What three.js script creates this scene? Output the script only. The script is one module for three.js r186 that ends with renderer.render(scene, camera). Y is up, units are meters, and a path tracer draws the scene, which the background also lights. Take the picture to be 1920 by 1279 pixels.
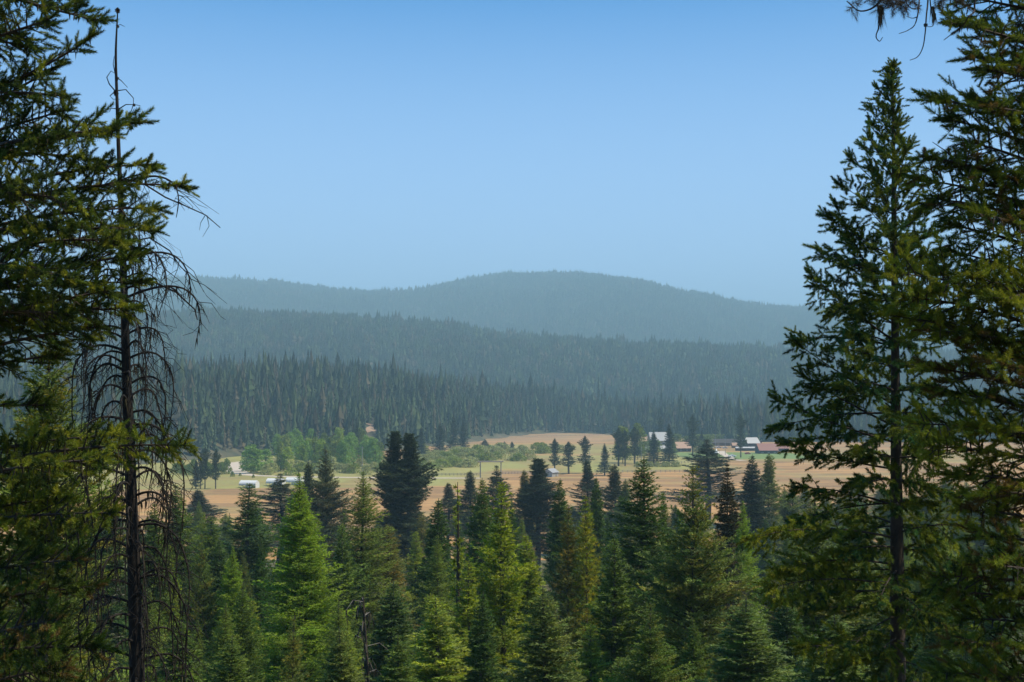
import * as THREE from 'three';

// ---------------------------------------------------------------- camera, sky, sun, exposure
const F = 2387, W0 = 1920, H0 = 1279, HZ = 752, EYE = 41;       // focal length and horizon in photograph pixels, eye height over the valley floor
const PITCH = Math.atan((HZ - H0 / 2) / F);
const scene = new THREE.Scene();
const camera = new THREE.PerspectiveCamera(2 * Math.atan(H0 / 2 / F) * 180 / Math.PI, W0 / H0, 0.1, 30000);
camera.position.set(0, EYE, 0);
camera.rotation.x = PITCH;
scene.add(camera);
const renderer = new THREE.WebGLRenderer({ antialias: true });
renderer.toneMapping = THREE.LinearToneMapping;
renderer.toneMappingExposure = 1.4;
renderer.shadowMap.enabled = true;

const sunDir = new THREE.Vector3(0.54, 0.80, 0.0).normalize();
const sun = new THREE.DirectionalLight(new THREE.Color(1.0, 0.90, 0.68), 4.9);
sun.name = 'sun';
sun.position.copy(sunDir).multiplyScalar(400).add(new THREE.Vector3(0, 20, -150));
sun.target.position.set(0, 20, -150);
sun.castShadow = true;
sun.shadow.radius = 1.5;
sun.shadow.mapSize.set(2048, 2048);
Object.assign(sun.shadow.camera, { left: -400, right: 400, top: 400, bottom: -400, near: 1, far: 1500 });
scene.add(sun, sun.target);

{ // clear summer sky: deep blue overhead, paler towards the horizon
  const w = 256, h = 128, data = new Float32Array(w * h * 4);
  const zen = [0.025, 0.16, 0.44], mid = [0.0, 0.19, 0.56], low = [0.52, 0.78, 1.16];
  for (let j = 0; j < h; j++) {
    const e = ((j + 0.5) / h - 0.5) * 180;
    const a = Math.min(1, Math.max(0, e) / 19), b = Math.min(1, Math.max(0, e - 15) / 60), k = Math.pow(a, 1.35);
    for (let i = 0; i < w; i++) for (let c = 0; c < 3; c++) {
      let v = low[c] + (mid[c] - low[c]) * k;
      v += (zen[c] - mid[c]) * b * b * (3 - 2 * b) * a;
      data[(j * w + i) * 4 + c] = v; data[(j * w + i) * 4 + 3] = 1;
    }
  }
  const t = new THREE.DataTexture(data, w, h, THREE.RGBAFormat, THREE.FloatType);
  t.mapping = THREE.EquirectangularReflectionMapping; t.magFilter = THREE.LinearFilter; t.needsUpdate = true;
  scene.background = t; scene.environment = t;
}
scene.fog = new THREE.FogExp2(new THREE.Color(0.54, 0.86, 1.0), 0.00021);   // summer smoke haze lying in the valley

// ---------------------------------------------------------------- helpers
function rng(seed) { let a = seed >>> 0; return () => { a = (a + 0x6D2B79F5) | 0; let t = Math.imul(a ^ (a >>> 15), 1 | a); t = (t + Math.imul(t ^ (t >>> 7), 61 | t)) ^ t; return ((t ^ (t >>> 14)) >>> 0) / 4294967296; }; }
const V = (x, y, z) => new THREE.Vector3(x, y, z), lerp = THREE.MathUtils.lerp, clamp = THREE.MathUtils.clamp, sstep = THREE.MathUtils.smoothstep;
const UP = V(0, 1, 0), PI = Math.PI;
const CP = Math.cos(PITCH), SP = Math.sin(PITCH);
function at(u, v, d) {                          // the point at depth d (metres ahead) seen at photograph pixel (u, v)
  const x = (u - W0 / 2) / F, y = (H0 / 2 - v) / F, yy = y * CP + SP, zz = CP - y * SP;
  return V(x / zz * d, EYE + yy / zz * d, -d);
}
function onFloor(u, v) { const p = at(u, v, 1), k = EYE / (EYE - p.y); return V(p.x * k, 0, -k); }
function table(list, x) {                       // smooth look-up in [[x, y], ...]
  if (x <= list[0][0]) return list[0][1];
  for (let i = 1; i < list.length; i++) if (x <= list[i][0]) { const [a, b] = list[i - 1], [c, d] = list[i], t = (x - a) / (c - a); return lerp(b, d, t * t * (3 - 2 * t)); }
  return list[list.length - 1][1];
}
function hash(ix, iy) { let h = Math.imul(ix | 0, 374761393) ^ Math.imul(iy | 0, 668265263); h = Math.imul(h ^ (h >>> 13), 1274126177); return ((h ^ (h >>> 16)) >>> 0) / 4294967296; }
function noise(x, y) { const ix = Math.floor(x), iy = Math.floor(y); let a = x - ix, b = y - iy; a = a * a * (3 - 2 * a); b = b * b * (3 - 2 * b); return lerp(lerp(hash(ix, iy), hash(ix + 1, iy), a), lerp(hash(ix, iy + 1), hash(ix + 1, iy + 1), a), b); }
function fbm(x, y, n = 4) { let s = 0, a = 0.5, t = 0; for (let i = 0; i < n; i++) { s += a * noise(x, y); t += a; a *= 0.5; x = x * 2.03 + 17.1; y = y * 2.03 + 5.3; } return s / t; }
const used = {};
function numbered(n) { const k = used[n] = (used[n] ?? -1) + 1; return k ? n + '_' + String(k).padStart(3, '0') : n; }
function tag(o, label, category, group, kind) { o.userData.label = label; if (category) o.userData.category = category; if (group) o.userData.group = group; if (kind) o.userData.kind = kind; return o; }
function thing(name, label, category, pos, group, turn = 0) { const g = new THREE.Group(); g.name = numbered(name); g.position.copy(pos); g.rotation.y = turn; tag(g, label, category, group); scene.add(g); return g; }
function put(name, geo, mat, parent, kind) { const m = new THREE.Mesh(geo, mat); m.name = parent === scene ? numbered(name) : name; m.castShadow = m.receiveShadow = true; if (kind) m.userData.kind = kind; parent.add(m); return m; }
function inst(name, geo, mat, mats, cols, parent, kind = 'stuff') {
  const n = mats.length / 16, m = new THREE.InstancedMesh(geo, mat, n); m.name = parent === scene ? numbered(name) : name;
  m.instanceMatrix.array.set(mats); m.castShadow = m.receiveShadow = true; m.userData.kind = kind;
  if (cols) m.instanceColor = new THREE.InstancedBufferAttribute(new Float32Array(cols), 3);
  parent.add(m); return m;
}
class Soup {                                     // growing triangle soup, flat shaded, with a colour per triangle
  constructor(colors = true) { this.p = new Float32Array(9 * 4096); this.c = colors ? new Float32Array(9 * 4096) : null; this.n = 0; this.col = [1, 1, 1]; }
  tri(ax, ay, az, bx, by, bz, cx, cy, cz) {
    const i = this.n * 9;
    if (i + 9 > this.p.length) { const q = new Float32Array(this.p.length * 2); q.set(this.p); this.p = q; if (this.c) { const r = new Float32Array(this.c.length * 2); r.set(this.c); this.c = r; } }
    const p = this.p; p[i] = ax; p[i + 1] = ay; p[i + 2] = az; p[i + 3] = bx; p[i + 4] = by; p[i + 5] = bz; p[i + 6] = cx; p[i + 7] = cy; p[i + 8] = cz;
    if (this.c) for (let k = 0; k < 9; k++) this.c[i + k] = this.col[k % 3];
    this.n++;
  }
  needle(P, dx, dy, dz, len, w, r) {             // a slender triangle from P along (dx, dy, dz), turned at random about its length
    let sx = r() - 0.5, sy = r() - 0.5, sz = r() - 0.5, cx = dy * sz - dz * sy, cy = dz * sx - dx * sz, cz = dx * sy - dy * sx; const l = w / 2 / (Math.hypot(cx, cy, cz) || 1); cx *= l; cy *= l; cz *= l;
    this.tri(P.x - cx, P.y - cy, P.z - cz, P.x + cx, P.y + cy, P.z + cz, P.x + dx * len, P.y + dy * len, P.z + dz * len);
  }
  geo() { const g = new THREE.BufferGeometry(); g.setAttribute('position', new THREE.BufferAttribute(this.p.slice(0, this.n * 9), 3)); if (this.c) g.setAttribute('color', new THREE.BufferAttribute(this.c.slice(0, this.n * 9), 3)); return g; }
}
class Solid {                                    // tubes, boxes and sheets with normals and uv
  constructor() { this.p = []; this.n = []; this.t = []; this.i = []; }
  tube(pts, rad, sides = 6, vscale = 1) {
    const base = this.p.length / 3, T = V(), S = V(), N = V(); let len = 0;
    for (let k = 0; k < pts.length; k++) {
      T.subVectors(pts[Math.min(k + 1, pts.length - 1)], pts[Math.max(k - 1, 0)]).normalize();
      if (k) len += pts[k].distanceTo(pts[k - 1]);
      S.set(0.31, 0.2, 0.93); if (Math.abs(T.dot(S)) > 0.9) S.set(0.9, 0.1, -0.3);
      S.addScaledVector(T, -S.dot(T)).normalize(); N.crossVectors(T, S);
      const r = typeof rad === 'function' ? rad(k / (pts.length - 1)) : rad[k];
      for (let a = 0; a <= sides; a++) { const w = a / sides * PI * 2, c = Math.cos(w), s = Math.sin(w), nx = S.x * c + N.x * s, ny = S.y * c + N.y * s, nz = S.z * c + N.z * s; this.p.push(pts[k].x + nx * r, pts[k].y + ny * r, pts[k].z + nz * r); this.n.push(nx, ny, nz); this.t.push(a / sides * 0.5, len * vscale); }
    }
    const m = sides + 1;
    for (let k = 0; k + 1 < pts.length; k++) for (let a = 0; a < sides; a++) { const q = base + k * m + a; this.i.push(q, q + 1, q + m, q + 1, q + m + 1, q + m); }
    return this;
  }
  quad(a, b, c, d) { const k = this.p.length / 3, n = V().subVectors(b, a).cross(V().subVectors(d, a)).normalize(), w = a.distanceTo(b), h = a.distanceTo(d); for (const [q, u, v] of [[a, 0, 0], [b, w, 0], [c, w, h], [d, 0, h]]) { this.p.push(q.x, q.y, q.z); this.n.push(n.x, n.y, n.z); this.t.push(u, v); } this.i.push(k, k + 1, k + 2, k, k + 2, k + 3); return this; }
  box(cx, cy, cz, sx, sy, sz, turn = 0) {
    const c = Math.cos(turn), s = Math.sin(turn), q = (x, y, z) => V(cx + (x * c + z * s) * sx / 1, cy + y * sy, cz + (-x * s + z * c) * sz / 1);
    const e = (x, y, z) => { const X = x * sx, Z = z * sz; return V(cx + X * c + Z * s, cy + y * sy, cz - X * s + Z * c); }, h = 0.5;
    this.quad(e(-h, -h, h), e(h, -h, h), e(h, h, h), e(-h, h, h)); this.quad(e(h, -h, -h), e(-h, -h, -h), e(-h, h, -h), e(h, h, -h));
    this.quad(e(h, -h, h), e(h, -h, -h), e(h, h, -h), e(h, h, h)); this.quad(e(-h, -h, -h), e(-h, -h, h), e(-h, h, h), e(-h, h, -h));
    this.quad(e(-h, h, h), e(h, h, h), e(h, h, -h), e(-h, h, -h)); this.quad(e(-h, -h, -h), e(h, -h, -h), e(h, -h, h), e(-h, -h, h)); return this;
  }
  geo() { const g = new THREE.BufferGeometry(); g.setAttribute('position', new THREE.Float32BufferAttribute(this.p, 3)); g.setAttribute('normal', new THREE.Float32BufferAttribute(this.n, 3)); g.setAttribute('uv', new THREE.Float32BufferAttribute(this.t, 2)); g.setIndex(this.i); return g; }
}
function dataMap(w, h, f, srgb = true) {         // f(x, y) -> [r, g, b] linear 0..1
  const d = new Uint8Array(w * h * 4), g = (x) => Math.round(255 * clamp(x <= 0.0031308 ? x * 12.92 : 1.055 * Math.pow(x, 1 / 2.4) - 0.055, 0, 1));
  for (let j = 0; j < h; j++) for (let i = 0; i < w; i++) { const c = f(i, j), k = (j * w + i) * 4; for (let m = 0; m < 3; m++) d[k + m] = srgb ? g(c[m]) : Math.round(255 * clamp(c[m], 0, 1)); d[k + 3] = 255; }
  const t = new THREE.DataTexture(d, w, h); t.magFilter = THREE.LinearFilter; t.wrapS = t.wrapT = THREE.RepeatWrapping; if (srgb) t.colorSpace = THREE.SRGBColorSpace; t.needsUpdate = true; return t;
}
const lin = (r, g, b) => new THREE.Color().setRGB(r, g, b);
function leafMat(r, g, b, tr = 0.4) { return new THREE.MeshPhysicalMaterial({ color: lin(r, g, b), roughness: 0.75, transmission: tr, thickness: 0, specularIntensity: 0.5, side: THREE.DoubleSide, vertexColors: true }); }
const mat = (r, g, b, rough = 0.9, more = {}) => new THREE.MeshStandardMaterial({ color: lin(r, g, b), roughness: rough, ...more });

// ---------------------------------------------------------------- terrain
const slopeTable = [[-200, 92], [-60, 56], [0, 39.2], [30, 29.5], [60, 20.5], [110, 12], [180, 4.5], [260, 0.4], [310, 0]];
function groundY(x, d) {
  let y = 0;
  if (d < 310) { for (let i = 1; i < slopeTable.length; i++) if (d <= slopeTable[i][0]) { const [a, b] = slopeTable[i - 1], [c, e] = slopeTable[i]; y = lerp(b, e, clamp((d - a) / (c - a), 0, 1)); break; } }
  const near = 1 - sstep(d, 260, 330);
  return y + near * (fbm(x * 0.05, d * 0.05, 3) - 0.5) * 2.2 * sstep(Math.hypot(x, d), 2, 20);
}
const crestA = [[-200, 735], [200, 724], [350, 716], [500, 712], [640, 704], [700, 718], [800, 730], [1000, 748], [1200, 766], [1400, 777], [1700, 780], [2200, 785]];
const crestB = [[-600, 600], [200, 606], [350, 606], [400, 598], [600, 607], [800, 622], [1000, 646], [1200, 662], [1500, 672], [1700, 677], [2600, 690]];
const crestC = [[-700, 600], [100, 560], [310, 541], [420, 530], [560, 536], [700, 552], [800, 551], [870, 533], [950, 523], [1080, 518], [1150, 529], [1250, 555], [1350, 575], [1420, 581], [1530, 583], [1800, 592], [2700, 620]];
const layers = {
  A: { base: (x) => lerp(lerp(lerp(800, 965, sstep(x, -245, -205)), 1620, sstep(x, -150, 60)), 1260, sstep(x, 70, 260)) + (fbm(x * 0.012, 3.3) - 0.5) * 60, crest: (x) => lerp(1550, 2150, sstep(x, -200, 250)), list: crestA, y0: 0, rough: 5, freq: 0.006, fall: 700 },
  B: { base: (x) => 2150, crest: (x) => 3400, list: crestB, y0: 15, rough: 14, freq: 0.003, fall: 900 },
  C: { base: (x) => 4000, crest: (x) => 7600, list: crestC, y0: 30, rough: 55, freq: 0.001, fall: 1700 },
};
function crestHeight(L, x) { const D = L.crest(x), v = table(L.list, 960 + x / D * F) + (L.list === crestC ? 15 : L.list === crestB ? 5 : 15); return at(960, v, D).y; }
function hillY(L, x, d) {
  const b = L.base(x), c = L.crest(x), s = (d - b) / (c - b);
  if (s <= 0) return -2;
  const yc = crestHeight(L, x), n = (fbm(x * L.freq, d * L.freq, 3) - 0.5) * 2 * L.rough;
  if (s <= 1) return L.y0 * Math.min(1, s * 8) + (yc - L.y0) * Math.sin(s * PI / 2) + n * Math.sin(s * PI) - 0.2;
  const q = (d - c) / L.fall;
  return lerp(yc, L.y0, Math.min(1, q * q * 0.9)) - 0.2;
}
function sheet(name, xs, ds, fy, material, uvs, kind, label) {
  const p = [], t = [], idx = [], n = xs.length;
  for (const d of ds) for (const x of xs) { p.push(x, fy(x, d), -d); t.push(x * uvs, d * uvs); }
  for (let j = 0; j + 1 < ds.length; j++) for (let i = 0; i + 1 < n; i++) { const a = j * n + i; idx.push(a, a + 1, a + n + 1, a, a + n + 1, a + n); }
  const g = new THREE.BufferGeometry(); g.setAttribute('position', new THREE.Float32BufferAttribute(p, 3)); g.setAttribute('uv', new THREE.Float32BufferAttribute(t, 2)); g.setIndex(idx); g.computeVertexNormals();
  const m = put(name, g, material, scene, kind); if (label) m.userData.label = label; return m;
}
const steps = (...runs) => { const out = [runs[0][0]]; for (const [a, b, s] of runs) for (let x = a + s; x < b + s * 0.5; x += s) out.push(Math.min(x, b)); return out; };
const floorMap = dataMap(512, 512, (i, j) => { const n = fbm(i * 8 / 512 % 8, j * 8 / 512, 5), m = noise(i * 0.37, j * 0.37), k = 0.5 + n; return [0.075 * k + m * 0.03, 0.07 * k + m * 0.02, 0.032 * k + m * 0.008]; });
const forestFloor = new THREE.MeshStandardMaterial({ map: floorMap, roughness: 1 });
sheet('ground', steps([-12000, -2000, 2500], [-2000, -300, 170], [-300, 300, 5], [300, 2000, 170], [2000, 12000, 2500]), steps([-200, -40, 20], [-40, 340, 5], [340, 2000, 166], [2000, 12000, 2500]), groundY, forestFloor, 0.12, 'structure', 'forest floor falling from the camera to the valley and the horizon');
const drySlope = new THREE.MeshStandardMaterial({ map: dataMap(256, 256, (i, j) => { const n = fbm(i * 0.05, j * 0.05, 4); return [lerp(0.035, 0.13, n * n * 1.4), lerp(0.045, 0.1, n * n * 1.4), lerp(0.022, 0.05, n * n * 1.4)]; }), roughness: 1 });
sheet('near_hill', steps([-1500, 1500, 25]), steps([740, 2900, 22]), (x, d) => hillY(layers.A, x, d), drySlope, 0.01, 'structure', 'low wooded hill rising behind the meadow');
sheet('middle_ridge', steps([-2600, 2600, 50]), steps([2150, 4300, 50]), (x, d) => hillY(layers.B, x, d), drySlope, 0.004, 'structure', 'long hazy ridge sloping down to the right');
sheet('far_mountain', steps([-5400, 5400, 100]), steps([4000, 9300, 100]), (x, d) => hillY(layers.C, x, d), drySlope, 0.002, 'structure', 'pale hazy mountain with a double summit on the skyline');

// the valley floor: mown straw-coloured field, green damp strips, lawn by the ranch
const MX0 = -620, MX1 = 620, MD0 = 330, MD1 = 1800;
function meadowColor(x, d) {
  const u = 960 + x / d * F, v = HZ + EYE / d * F, wob = (fbm(x * 0.02, d * 0.008, 4) - 0.5);
  const streak = fbm(x * 0.012 + 3, d * 0.16, 4), fine = noise(x * 0.9, d * 0.35), patch = fbm(x * 0.04, d * 0.02 + 40, 4);
  const stub = sstep(fbm(x * 0.025 + 7, d * 0.06 + 2, 4), 0.42, 0.62), weed = sstep(fbm(x * 0.05 + 31, d * 0.05, 4), 0.52, 0.7), tr = Math.abs((d * 0.985 + x * 0.17 + 6 * noise(x * 0.01, 3)) % 34 - 17) < 0.9 ? 0.8 : 1; let tan = [lerp(0.375, 0.25, stub), lerp(0.205, 0.14, stub), lerp(0.07, 0.052, stub)]; tan = [lerp(tan[0], 0.24, weed * 0.5), lerp(tan[1], 0.20, weed * 0.5), lerp(tan[2], 0.07, weed * 0.5)]; const k = (0.55 + 0.75 * streak + 0.18 * fine) * tr; tan = tan.map((c) => c * k);
  const green = [0.25, 0.23, 0.06].map((c) => c * (0.7 + 0.5 * patch + 0.15 * fine)), lawn = [0.14, 0.20, 0.045].map((c) => c * (0.8 + 0.4 * fine));
  const D = d + wob * 90;
  let g = 0;
  g = Math.max(g, sstep(D, 600, 615) * (1 - sstep(D, lerp(960, 880, sstep(x, -150, -110)), lerp(1050, 930, sstep(x, -150, -110)))) * (1 - sstep(x, -40, 0)));                // damp grass left of the gate
  g = Math.max(g, sstep(D, 712, 760) * (1 - sstep(D, 940, 1000)) * sstep(x, -60, -20) * (1 - sstep(x, 110, 150)));
  g = Math.max(g, 0.75 * sstep(D, 960, 1040) * (1 - sstep(D, 1180, 1260)) * sstep(x, -80, -20) * (1 - sstep(x, 130, 190)));
  g = Math.max(g, 0.55 * sstep(D, 850, 900) * (1 - sstep(D, 1000, 1100)) * sstep(x, 60, 90) * (1 - sstep(x, 330, 380)));
  g *= clamp(0.2 + patch * 1.4, 0, 1);
  const l = sstep(D, 890, 915) * (1 - sstep(d + wob * 30, 1010, 1030)) * sstep(x, 118, 130) * (1 - sstep(x, 215, 225));
  const pale = 0.5 * sstep(D, 1250, 1300) * patch;
  return [0, 1, 2].map((i) => { let c = lerp(tan[i], green[i], g); c = lerp(c, lawn[i], l); return lerp(c, [0.33, 0.22, 0.14][i], pale); });
}
const meadowMap = dataMap(1024, 2048, (i, j) => meadowColor(lerp(MX0, MX1, (i + 0.5) / 1024), lerp(MD0, MD1, (j + 0.5) / 2048)));
meadowMap.wrapS = meadowMap.wrapT = THREE.ClampToEdgeWrapping;
{
  const m = sheet('meadow', steps([MX0, MX1, 20]), steps([MD0, MD1, 15]), (x, d) => 0.06 + (d < 345 ? groundY(x, d) : 0), new THREE.MeshStandardMaterial({ map: meadowMap, roughness: 1 }), 1, 'structure', 'straw-coloured mown field with greener strips on the valley floor');
  const t = m.geometry.attributes.uv; for (let i = 0; i < t.count; i++) t.setXY(i, (t.getX(i) - MX0) / (MX1 - MX0), (t.getY(i) - MD0) / (MD1 - MD0));
}
function ribbon(pts, width, lift, fy) {          // a strip of ground along points [x, d]
  const c = new THREE.CatmullRomCurve3(pts.map(([x, d]) => V(x, 0, -d))), q = c.getPoints(pts.length * 8), s = new Solid();
  for (let i = 0; i + 1 < q.length; i++) {
    const e = (k) => { const a = q[Math.max(0, k - 1)], b = q[Math.min(q.length - 1, k + 1)], w = typeof width === 'function' ? width(k / (q.length - 1)) : width, n = V(-(b.z - a.z), 0, b.x - a.x).normalize().multiplyScalar(w / 2); return [1, -1].map((m) => { const p = q[k].clone().addScaledVector(n, m); p.y = fy(p.x, -p.z) + lift; return p; }); };
    const [a, b] = e(i), [d, f] = e(i + 1); s.quad(a, b, f, d);
  }
  return s.geo();
}
const roadMat = new THREE.MeshStandardMaterial({ map: dataMap(128, 128, (i, j) => { const n = 0.75 + 0.4 * fbm(i * 0.11, j * 0.11, 3); return [0.52 * n, 0.43 * n, 0.34 * n]; }), roughness: 1, side: THREE.DoubleSide });
const pix = (u, v) => { const p = onFloor(u, v); return [p.x, -p.z]; };
tag(put('road', ribbon([pix(900, 897), pix(760, 896.5), pix(600, 895), pix(490, 892.5), pix(458, 889.5), pix(446, 885), pix(432, 880), pix(430, 872), pix(452, 868), pix(478, 865)], (k) => lerp(7, 15, sstep(k, 0.3, 0.8)), 0.12, () => 0), roadMat, scene, 'structure'), 'pale dirt road bending out of the trees across the green strip');
const trackMat = roadMat.clone(); trackMat.color = lin(0.66, 0.52, 0.42); let trackD = 0;
{ const fy = (x, d) => hillY(layers.A, x, d); const q = (u, d) => [(u - 960) / F * d, d]; const dz = (u, v) => { let d = 990; while (d < 1500 && at(u, v, d).y > Math.max(0, fy((u - 960) / F * d, d))) d += 2; return q(u, d); };
  trackD = dz(697, 804)[1]; tag(put('track', ribbon([dz(660, 815), dz(682, 809), dz(697, 806), dz(704, 803), dz(703, 799), dz(690, 797)], 10, 0.5, fy), trackMat, scene, 'structure'), 'bend of the dirt road showing through the trees on the hillside'); }
tag(put('driveway', ribbon([pix(1352, 846), pix(1357, 852), pix(1366, 856.5), pix(1376, 862), pix(1395, 864)], 6, 0.12, () => 0), roadMat, scene, 'structure'), 'short gravel drive leading to the ranch buildings');

// ---------------------------------------------------------------- materials shared by the trees
const barkMap = dataMap(128, 256, (i, j) => { const n = fbm(i * 0.16, j * 0.035, 4), m = noise(i * 0.5, j * 0.13), k = 0.45 + 1.0 * n * n + 0.25 * m; return [0.105 * k, 0.082 * k, 0.062 * k]; });
const barkBump = dataMap(128, 256, (i, j) => { const n = fbm(i * 0.16, j * 0.035, 4); return [n, n, n]; }, false);
const bark = new THREE.MeshStandardMaterial({ map: barkMap, bumpMap: barkBump, bumpScale: 0.02, roughness: 0.95 });
const darkBark = new THREE.MeshStandardMaterial({ map: barkMap, color: lin(0.55, 0.5, 0.46), bumpMap: barkBump, bumpScale: 0.015, roughness: 0.95 });
const deadBark = new THREE.MeshStandardMaterial({ map: barkMap, color: lin(0.15, 0.13, 0.12), bumpMap: barkBump, bumpScale: 0.015, roughness: 0.95 });
const twigMat = mat(0.06, 0.043, 0.03, 0.95), lichenMat = new THREE.MeshStandardMaterial({ color: lin(0.05, 0.042, 0.02), roughness: 1, side: THREE.DoubleSide }), greyWood = mat(0.17, 0.15, 0.13, 0.9);
const shootMat = new THREE.MeshPhysicalMaterial({ color: 0xffffff, roughness: 0.9, transmission: 0.33, thickness: 0, specularIntensity: 0.25, side: THREE.DoubleSide });

// ---------------------------------------------------------------- conifer archetypes, built once and shared by clones
function conifer(seed, o) {
  const r = rng(seed), crown = new Soup(), wood = new Solid(), trunk = new Solid(), { H, R } = o, y0 = o.base * H, P = V(), T = V(), S = V(), D = V();
  const lean = (y) => V(Math.sin(y * 0.35 + seed) * 0.06 * (o.crook ?? 1), y, Math.cos(y * 0.29 + seed) * 0.06 * (o.crook ?? 1)), tp = [], tr = [];
  for (let k = 0; k <= 10; k++) { const y = -0.8 + (H + 0.8) * k / 10; tp.push(lean(y)); tr.push(Math.max(0.012, o.trunkR * Math.pow(1 - k / 10, 0.85))); }
  trunk.tube(tp, tr, o.sides ?? 6, 0.5);
  const tuft = (Q, dx, dy, dz, sc = 1) => { const q = o.tuft; for (let i = 0; i < q.k; i++) { let ax = dx + (r() - 0.5) * 2 * q.spread, ay = dy + (r() - 0.5) * 2 * q.spread, az = dz + (r() - 0.5) * 2 * q.spread; const l = 1 / (Math.hypot(ax, ay, az) || 1); crown.needle(Q, ax * l, ay * l, az * l, q.len * sc * (0.7 + 0.6 * r()), q.w * sc, r); } };
  let turn = r() * 6;
  for (let y = y0; y < H - 0.15; y += o.step * (0.65 + 0.7 * r()) * lerp(1, o.tight ?? 0.55, (y - y0) / (H - y0))) {
    const t = (y - y0) / (H - y0), n = Math.max(3, Math.round(o.per * (0.75 + 0.5 * r())));
    turn += 0.9 + r();
    for (let k = 0; k < n; k++) {
      if (r() < (typeof o.gap === 'function' ? o.gap(t) : o.gap ?? 0.08)) continue;
      const az = turn + k / n * PI * 2 + (r() - 0.5) * 0.6, lob = o.lob ? 0.6 + 0.8 * noise(Math.cos(az) * 1.3 + seed + 9, t * 5 + Math.sin(az)) : 1;
      const L = Math.max(0.05, R * o.prof(t) * lob * (0.62 + 0.5 * r())), small = o.round ? 1 : 1 - 0.55 * sstep(t, 0.8, 1), el = o.elev(t) + (r() - 0.5) * 0.55, ca = Math.cos(az), sa = Math.sin(az), b0 = lean(y), bend = o.bend * (0.5 + r());
      const pos = (s, q) => q.set(b0.x + ca * L * s * Math.cos(el), y + L * (s * Math.sin(el) + bend * s * s), b0.z + sa * L * s * Math.cos(el));
      const pts = []; for (let q = 0; q <= 3; q++) pts.push(pos(q / 3, V())); const rb = 0.008 + L * 0.009 * (o.limb ?? 1); wood.tube(pts, (s) => rb * (1 - s * 0.8), 3);
      const c = o.pal[Math.floor(r() * o.pal.length)], br = 0.75 + 0.5 * r();
      S.set(-sa, 0, ca);
      const s0 = o.bare ? o.bare * (1 - t * 0.6) : 0.12;
      for (let s = s0 + r() * 0.05; s < 1; s += o.twigStep / L * (0.7 + 0.6 * r())) for (const side of [-1, 1]) {
        pos(s, P); T.set(ca * Math.cos(el), Math.sin(el) + 2 * bend * s, sa * Math.cos(el)).normalize();
        const bl = (L * o.twig * (1.05 - s * 0.8) + 0.06 * small * small) * (0.5 + 0.7 * r());
        D.copy(T).multiplyScalar(0.62).addScaledVector(S, side * (0.55 + 0.4 * r())); D.y += (o.twigUp ?? 0) + (r() - 0.5) * 0.85; D.normalize();
        const bb = br * (0.85 + 0.3 * r()); crown.col = [c[0] * bb, c[1] * bb, c[2] * bb];
        for (let q = o.every * 0.5 * r(); q < bl; q += o.every) { T.copy(P).addScaledVector(D, q); T.y -= (o.weep ?? 0) * q * q; tuft(T, D.x, D.y, D.z, small); }
        T.copy(P).addScaledVector(D, bl); T.y -= (o.weep ?? 0) * bl * bl; tuft(T, D.x, D.y, D.z, small);
      }
      crown.col = [c[0] * br, c[1] * br, c[2] * br]; pos(1, P); tuft(P, ca * 0.8, 0.4 + bend, sa * 0.8, 1.1 * small);
    }
  }
  crown.col = o.pal[0];
  for (let y = H - 0.9; y < H; y += o.every * 0.6) { const a = r() * 6.3; tuft(lean(y), Math.cos(a) * 0.3, 0.9, Math.sin(a) * 0.3, 0.4); }
  return { H, R, base: o.base, prof: o.prof, trunk: trunk.geo(), branches: wood.geo(), crown: crown.geo(), tris: crown.n };
}
const cone = (p) => (t) => Math.pow(1 - t, p) * 0.97 + 0.03;
const greens = [[1, 1, 1], [0.8, 0.9, 0.9], [1.15, 1.1, 0.8], [0.75, 0.85, 0.75], [1.3, 1.2, 0.75]];
const mixed = [[1, 1, 1], [1.2, 1.1, 0.8], [0.8, 0.88, 0.9], [1.5, 1.1, 0.6], [0.9, 1, 0.8]];
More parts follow.
